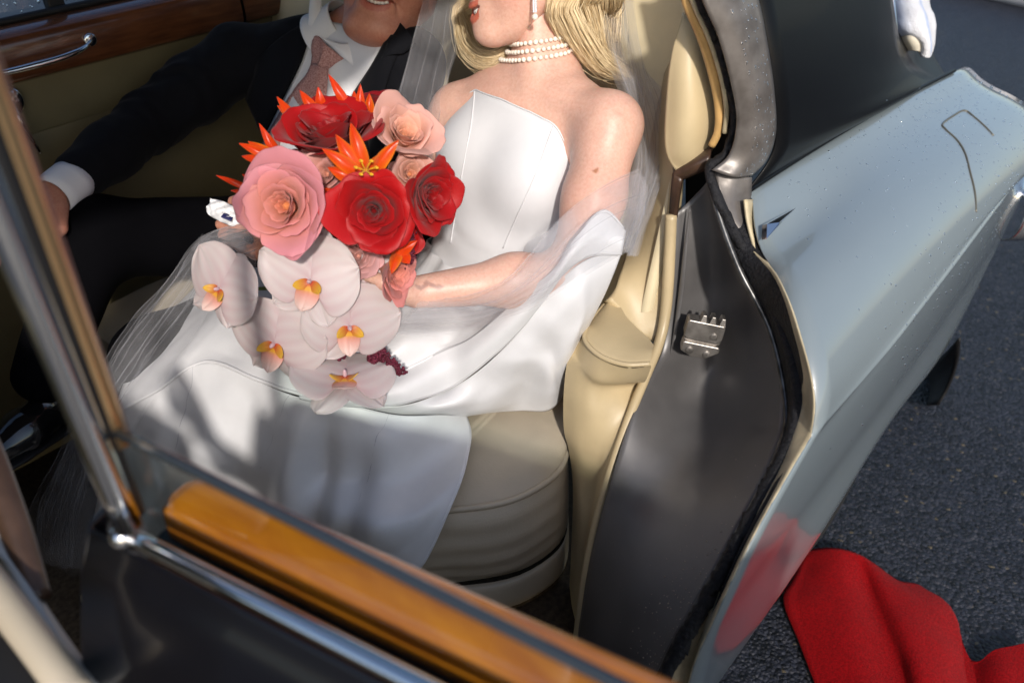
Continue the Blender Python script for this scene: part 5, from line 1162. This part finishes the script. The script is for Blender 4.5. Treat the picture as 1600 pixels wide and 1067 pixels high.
lily((560, 325), 1.14, [((556, 306), (480, 297), 1.15, 1.14, .05)], .006, 7)
# dark amaranth sprays
M_amar = mat('amaranth', (.10, .006, .022), .7, var=.5, vscale=200, bump=.6, bscale=500)
def spray(px, d, r, seed):
    rr = np.random.default_rng(seed); P = cr([W(*p, d=q) for p, q in zip(px, d)], 40); b = [tube(P, r * .6, 6, 30)]
    for p in P:
        for k in range(7): b.append(ball(p + rr.normal(0, r * .55, 3), r * rr.uniform(.25, .45), n=5, m=4))
    obj('amaranth_spray', *merge(b), M_amar, bq)
spray([(570, 500), (590, 540), (606, 562), (628, 582)], [1.26, 1.27, 1.275, 1.28], .007, 1)
spray([(520, 500), (525, 535), (528, 560)], [1.27, 1.275, 1.28], .009, 2)
spray([(575, 520), (583, 550), (588, 575)], [1.27, 1.275, 1.28], .009, 3)
spray([(630, 330), (642, 365), (642, 400), (640, 410)], [1.2, 1.19, 1.19, 1.19], .005, 4)
spray([(425, 255), (428, 275), (425, 290)], [1.2, 1.2, 1.2], .008, 5)
# stems and leaves running back into her hands
M_stem = mat('green_stem', (.10, .16, .045), .55, var=.3, vscale=30)
grip = (WL + WR) / 2 + np.array([-.06, .02, .015])
for i, (p, d) in enumerate([((440, 318), 1.18), ((508, 220), 1.24), ((630, 225), 1.24), ((585, 332), 1.18), ((676, 306), 1.2), ((486, 438), 1.21), ((545, 508), 1.25), ((430, 534), 1.26), ((343, 452), 1.22), ((612, 425), 1.24)]):
    a = W(*p, d=d); obj('stem', *tube([a, a * .6 + grip * .4 + FWD * .02, grip + np.array([.004 * (i % 3), .004 * (i // 3), 0]), grip + np.array([.05, -.01 + .004 * i, -.05])], [.0022, .003, .0035, .0035], 6, 20), M_stem, bq)
# ------------------------------------------------------------------ veil: sheer tulle sheets
def tulle(name, dens, tint=(.80, .80, .84)):
    m = bpy.data.materials.new(name); m.use_nodes = True; n = m.node_tree.nodes; l = m.node_tree.links; n.remove(n['Principled BSDF'])
    out = n['Material Output']; tr = n.new('ShaderNodeBsdfTransparent'); df = n.new('ShaderNodeBsdfDiffuse'); tl = n.new('ShaderNodeBsdfTranslucent')
    df.inputs[0].default_value = (*tint, 1); tl.inputs[0].default_value = (*tint, 1)
    a = n.new('ShaderNodeMixShader'); a.inputs[0].default_value = .5; l.new(df.outputs[0], a.inputs[1]); l.new(tl.outputs[0], a.inputs[2])
    nz = n.new('ShaderNodeTexNoise'); nz.inputs['Scale'].default_value = 14; nz.inputs['Detail'].default_value = 5
    tc = n.new('ShaderNodeTexCoord'); l.new(tc.outputs['Object'], nz.inputs[0])
    mr = n.new('ShaderNodeMapRange'); mr.inputs['From Min'].default_value = .3; mr.inputs['From Max'].default_value = .7; mr.inputs['To Min'].default_value = dens * .6; mr.inputs['To Max'].default_value = dens * 1.4
    l.new(nz.outputs[0], mr.inputs[0]); b = n.new('ShaderNodeMixShader'); l.new(mr.outputs[0], b.inputs[0]); l.new(tr.outputs[0], b.inputs[1]); l.new(a.outputs[0], b.inputs[2]); l.new(b.outputs[0], out.inputs[0])
    return m
M_tul = tulle('tulle', .115); M_tul2 = tulle('tulle_soft', .18); M_tul3 = tulle('tulle_thin', .075); M_tulfold = tulle('tulle_fold', .14); M_tul4 = tulle('tulle_full', .13); M_tuledge = tulle('tulle_edge', .35)
veil = obj('veil', *ball(HP(-.09, 0, .12), .03, .05, .012, 16, 8, HB), M_satin, body)
def vd(rows): return [[W(px, py, d=d) for px, py, d in r] for r in rows]
def sheet(G, nu, nv, fold, freq, seed, mt=None, along=0, edges=False, par=None, lines=(), fan=.25):
    V, F = patch(G, nu, nv); A = V.reshape(nu, nv, 3); r = np.random.default_rng(seed)
    du = np.gradient(A, axis=0); dv = np.gradient(A, axis=1); N = np.cross(du, dv); N /= np.linalg.norm(N, axis=2)[..., None] + 1e-9
    u, v = np.meshgrid(np.linspace(0, 1, nu), np.linspace(0, 1, nv), indexing='ij'); s = v if along == 0 else u; o = u if along == 0 else v
    w = s + .05 * np.sin(o * 3 + seed) + fan * (o - .5) * (s - .5)
    f = np.sin(w * freq * 6.283 + 1.2 * np.sin(o * 4 + seed)) + .5 * np.sin(w * freq * 2.3 * 6.283 + seed * 2 + o * 3) + .3 * np.sin(w * freq * 4.7 * 6.283 + seed + 2 * o)
    A = A + N * (fold * f * (.5 + .5 * o))[..., None] + N * (.004 * vnoise(V, 20, seed).reshape(nu, nv))[..., None]
    ob = obj('veil_layer', A.reshape(-1, 3), F, mt or M_tul, par or veil)
    if edges: obj('veil_edge', *tube(A[-1] if along == 0 else A[:, -1], .0011, 5, 0, smoothpath=False), M_tuledge, ob)
    for c_ in lines: obj('veil_fold', *tube(A[:, int(c_ * (nv - 1))] + N[:, int(c_ * (nv - 1))] * .0006, .0007, 5, 0, smoothpath=False, caps=False), M_tulfold, ob)
    return A
# fall behind the near shoulder
top = [(905, -80, 1.38), (935, -85, 1.42), (965, -85, 1.46), (995, -80, 1.50), (1010, -70, 1.54)]
for sd, dx, dd, fq in ((51, 0, 0, 2.2), (52, 6, .015, 3.1), (53, -5, .03, 1.7)):
    sheet(vd([top, [(930 + dx, 0, 1.39 + dd), (955 + dx, 0, 1.43 + dd), (978, 0, 1.46 + dd), (998 + dx, 0, 1.50 + dd), (1010, 0, 1.54 + dd)],
              [(952 + dx, 80, 1.385 + dd), (972 + dx, 85, 1.42 + dd), (988, 90, 1.45 + dd), (1004 + dx, 92, 1.49 + dd), (1014, 90, 1.53 + dd)],
              [(982 + dx, 170, 1.36 + dd), (994 + dx, 172, 1.39 + dd), (1008, 170, 1.42 + dd), (1026 + dx, 160, 1.44 + dd), (1044, 150, 1.46 + dd)],
              [(990 + dx, 250, 1.33 + dd), (1002 + dx, 250, 1.35 + dd), (1018, 245, 1.37 + dd), (1034 + dx, 240, 1.39 + dd), (1046, 235, 1.41 + dd)],
              [(980 + dx, 320, 1.30 + dd), (992 + dx, 325, 1.31 + dd), (1002, 325, 1.33 + dd), (1010 + dx, 318, 1.35 + dd), (1020, 310, 1.37 + dd)],
              [(955 + dx, 370, 1.28 + dd), (968 + dx, 385, 1.29 + dd), (978, 395, 1.30 + dd), (984 + dx, 400, 1.31 + dd), (988, 400, 1.33 + dd)]]), 70, 60, .004, fq, sd, M_tul4, lines=((.1, .45, .8) if sd == 51 else (.3, .65)))
# over the upper arm and across the forearm to the lap
for sd, dy, dd, fq in ((54, 0, 0, 2.4), (55, 6, -.008, 1.6)):
    sheet(vd([[(1000, 262 + dy, 1.31 + dd), (1010, 290 + dy, 1.30 + dd), (1008, 320 + dy, 1.29 + dd), (1000, 350 + dy, 1.29 + dd), (985, 385 + dy, 1.29 + dd)],
              [(950, 285 + dy, 1.255 + dd), (955, 312 + dy, 1.25 + dd), (955, 340 + dy, 1.25 + dd), (945, 375 + dy, 1.255 + dd), (930, 415 + dy, 1.265 + dd)],
              [(898, 320 + dy, 1.215 + dd), (905, 345 + dy, 1.215 + dd), (905, 375 + dy, 1.215 + dd), (892, 410 + dy, 1.22 + dd), (872, 450 + dy, 1.24 + dd)],
              [(855, 362 + dy, 1.205 + dd), (862, 390 + dy, 1.205 + dd), (855, 420 + dy, 1.205 + dd), (835, 450 + dy, 1.215 + dd), (812, 485 + dy, 1.245 + dd)],
              [(800, 428 + dy, 1.225 + dd), (798, 448 + dy, 1.222 + dd), (785, 468 + dy, 1.225 + dd), (765, 485 + dy, 1.24 + dd), (745, 510 + dy, 1.27 + dd)],
              [(735, 462 + dy, 1.255 + dd), (730, 472 + dy, 1.25 + dd), (718, 482 + dy, 1.255 + dd), (700, 496 + dy, 1.27 + dd), (680, 520 + dy, 1.29 + dd)],
              [(655, 466 + dy, 1.275 + dd), (650, 478 + dy, 1.27 + dd), (640, 488 + dy, 1.275 + dd), (625, 500 + dy, 1.285 + dd), (605, 520 + dy, 1.30 + dd)]]), 80, 36, .0035, fq, sd, M_tul2, lines=((.05, .5) if sd == 54 else (.3, .8)))
# far side: down between her and the man
for sd, dd, fq in ((56, 0, 1.3), (57, .02, 2.1)):
    sheet(vd([[(690, -90, 1.50 + dd), (715, -90, 1.50 + dd), (740, -90, 1.50 + dd), (765, -85, 1.50 + dd)],
              [(662, 0, 1.49 + dd), (682, 0, 1.49 + dd), (702, 0, 1.50 + dd), (722, 5, 1.52 + dd)],
              [(645, 60, 1.48 + dd), (668, 62, 1.49 + dd), (692, 66, 1.50 + dd), (714, 75, 1.52 + dd)],
              [(632, 110, 1.46 + dd), (655, 112, 1.47 + dd), (678, 118, 1.48 + dd), (700, 125, 1.50 + dd)],
              [(618, 160, 1.44 + dd), (642, 165, 1.45 + dd), (665, 175, 1.46 + dd), (688, 190, 1.47 + dd)],
              [(600, 230, 1.42 + dd), (625, 240, 1.42 + dd), (650, 255, 1.42 + dd), (672, 270, 1.43 + dd)]]), 60, 40, .004, fq, sd, M_tul, lines=((.03, .4, .97) if sd == 56 else (.7,)))
# left of the lap, sliding down to the floor
for sd, dx, dd, fq in ((58, 0, 0, 1.6), (59, 8, .012, 2.6), (60, -6, .025, 2.0)):
    sheet(vd([[(395 + dx, 345, 1.27 + dd), (400 + dx, 370, 1.27 + dd), (400, 395, 1.28 + dd), (400, 420, 1.29 + dd)],
              [(318 + dx, 372, 1.31 + dd), (325 + dx, 400, 1.30 + dd), (335, 425, 1.30 + dd), (345, 455, 1.30 + dd)],
              [(262 + dx, 440, 1.36 + dd), (275 + dx, 462, 1.34 + dd), (290, 490, 1.33 + dd), (305, 520, 1.33 + dd)],
              [(190 + dx, 530, 1.42 + dd), (208 + dx, 552, 1.40 + dd), (228, 575, 1.38 + dd), (250, 600, 1.37 + dd)],
              [(140 + dx, 620, 1.45 + dd), (155 + dx, 640, 1.43 + dd), (175, 660, 1.42 + dd), (200, 690, 1.41 + dd)],
              [(90 + dx, 720, 1.48 + dd), (112 + dx, 735, 1.46 + dd), (140, 755, 1.44 + dd), (170, 775, 1.43 + dd)],
              [(55 + dx, 800, 1.52 + dd), (85 + dx, 815, 1.50 + dd), (120, 830, 1.47 + dd), (160, 850, 1.45 + dd)],
              [(40 + dx, 870, 1.55 + dd), (75 + dx, 880, 1.53 + dd), (115, 890, 1.50 + dd), (160, 905, 1.47 + dd)]]), 90, 36, .005, fq, sd, M_tul3, along=0, lines=(.02, .16 + .02 * (sd - 58), .38 + .03 * (sd - 58), .62))
sheet(vd([[(70, 860, 1.50), (90, 880, 1.49), (110, 905, 1.48)], [(130, 825, 1.45), (145, 850, 1.44), (160, 880, 1.43)], [(190, 815, 1.42), (195, 840, 1.41), (200, 870, 1.40)], [(240, 830, 1.40), (240, 860, 1.39), (245, 890, 1.38)]]), 30, 20, .004, 1.5, 61, M_tul3)
# crumple of tulle above the orchid
for sd in (62, 63):
    sheet(vd([[(300, 392, 1.26), (312, 372, 1.26), (335, 368, 1.27)], [(330, 405, 1.25), (345, 380, 1.25), (368, 360, 1.26)], [(370, 410, 1.245), (385, 385, 1.245), (400, 362, 1.25)]]), 26, 22, .007, 2.2, sd, M_tul)
# ------------------------------------------------------------------ towel on the rear deck, kerb, rain
M_tow = mat('white_towelling', (.74, .74, .76), .95, bump=1.0, bscale=420, bdist=.004, attr='col', sheen=.2)
d0 = 2.02
G = []
def tw(px, py, d): return W(px, py, d=d)
G = [[tw(1388, -50, 2.02), tw(1410, -55, 1.99), tw(1432, -50, 1.99), tw(1446, -40, 2.03)],
     [tw(1392, 0, 2.00), tw(1412, -2, 1.96), tw(1434, 0, 1.95), tw(1450, 5, 2.00)],
     [tw(1396, 28, 1.99), tw(1416, 22, 1.945), tw(1440, 24, 1.935), tw(1457, 30, 1.99)],
     [tw(1400, 50, 1.985), tw(1420, 46, 1.94), tw(1444, 48, 1.935), tw(1459, 52, 1.985)],
     [tw(1430, 64, 1.98), tw(1440, 66, 1.95), tw(1449, 72, 1.94), tw(1457, 72, 1.985)],
     [tw(1441, 84, 1.975), tw(1444, 88, 1.955), tw(1449, 90, 1.955), tw(1453, 84, 1.98)]]
Vt, Ft = patch(G, 50, 40); Vt = Vt - FWD * (.004 * vnoise(Vt, 30, 70) + .0015 * vnoise(Vt, 160, 71))[:, None]
tow = tag(obj('towel', Vt, Ft, M_tow, None, solid=.012, offset=0), 'white terry towel with a pale blue band hanging beside rear window', 'towel')
v_ = np.tile(np.linspace(0, 1, 40), 50); u_ = np.repeat(np.linspace(0, 1, 50), 40)
bl = (np.exp(-((v_ - .12) / .22) ** 2) * (u_ < .75) * .8 + np.exp(-((v_ - .70 - .1 * (u_ - .5)) / .035) ** 2) * .8)[:, None]
setcol(tow, np.array([.72, .72, .74]) * (1 - bl) + np.array([.30, .42, .68]) * bl)
G = [[tw(1408, 52, 1.985), tw(1420, 46, 1.965), tw(1434, 48, 1.965), tw(1444, 60, 1.98)], [tw(1412, 66, 1.98), tw(1422, 60, 1.95), tw(1436, 62, 1.95), tw(1445, 70, 1.975)], [tw(1420, 78, 1.985), tw(1428, 78, 1.965), tw(1438, 82, 1.965), tw(1442, 80, 1.985)]]
V2, F2 = patch(G, 24, 20); rg = obj('cleaning_rag', V2 - FWD * (.004 * vnoise(V2, 60, 72))[:, None], F2, mat('cream_chamois', (.62, .57, .46), .8, bump=.4, bscale=90), None, solid=.01)
tag(rg, 'small cream chamois rag bunched under the white towel', 'rag')
kb = [W(1520, -12, z=.0), W(1592, 13, z=.0), W(1605, 13, z=0)]
k0 = W(1540, 0, z=0); k1 = W(1592, 12, z=0)
kd = nrm(k1 - k0); kn_ = np.array([-kd[1], kd[0], 0]); kn_ = kn_ if kn_[0] > 0 else -kn_
kc = (k0 + k1) / 2 + kn_ * .3 - kd * .55
tag(obj('kerb_stone', *box(kc + np.array([0, 0, .06]), kd, kn_, (0, 0, 1), .95, .3, .06), mat('pale_stone', (.42, .40, .40), .8, var=.1, vscale=6, bump=.4, bscale=40), None, smooth=False, bevel=.03), 'pale stone kerb block lying across the far asphalt', 'kerb')
# rain beads on fender and roof
rr_ = np.random.default_rng(11); dv = []
A = fender_fine; na, nb = A.shape[:2]
for i in range(1500):
    a = rr_.integers(12, na - 4); b = rr_.integers(2, 27); p = A[a, b]; 
    if rr_.random() > np.clip((p[0] - 1.0) / .7, .03, 1): continue
    q = p + (A[a + 1, b] - p) * rr_.random() + (A[a, b + 1] - p) * rr_.random()
    n_ = nrm(np.cross(A[a, b + 1] - p, A[a + 1, b] - p)); n_ = n_ if n_[1] < 0 else -n_
    r = rr_.uniform(.0008, .0021); x_ = nrm(np.cross(n_, (0, 0, 1))); dv.append(ball(q + n_ * r * .1, r, r * rr_.uniform(.9, 1.3), r * .5, 7, 5, np.array([x_, np.cross(n_, x_), n_])))
obj('raindrops', *merge(dv), M_drop, car, kind='stuff')
dv = []; A = near; na, nb = A.shape[:2]
for i in range(420):
    a = rr_.integers(0, na - 2); b = rr_.integers(0, 18); p = A[a, b]; q = p + (A[a + 1, b] - p) * rr_.random() + (A[a, b + 1] - p) * rr_.random()
    n_ = nrm(np.cross(A[a + 1, b] - p, A[a, b + 1] - p)); n_ = n_ if n_[1] < 0 else -n_
    r = rr_.uniform(.0008, .0022); x_ = nrm(np.cross(n_, (0, 0, 1))); dv.append(ball(q + n_ * r * .1, r, r * rr_.uniform(.9, 1.5), r * .5, 7, 5, np.array([x_, np.cross(n_, x_), n_])))
obj('raindrops', *merge(dv), M_drop, car, kind='stuff')

# beads on the grey flange
fv = np.array(loft([fl_l, mid, fl_r], 13, 60)[0]).reshape(13, 60, 3); dv = []
for i in range(170):
    a = rr_.integers(5, 12); b = rr_.integers(0, 58); q = fv[a, b] + (fv[a, b + 1] - fv[a, b]) * rr_.random(); r = rr_.uniform(.0008, .0024); n_ = nrm([-.75, -.6, .1]); x_ = nrm(np.cross(n_, (0, 0, 1)))
    dv.append(ball(q + n_ * .002, r, r * rr_.uniform(.9, 1.6), r * .5, 7, 5, np.array([x_, np.cross(n_, x_), n_])))
obj('raindrops', *merge(dv), M_drop, fl, kind='stuff')
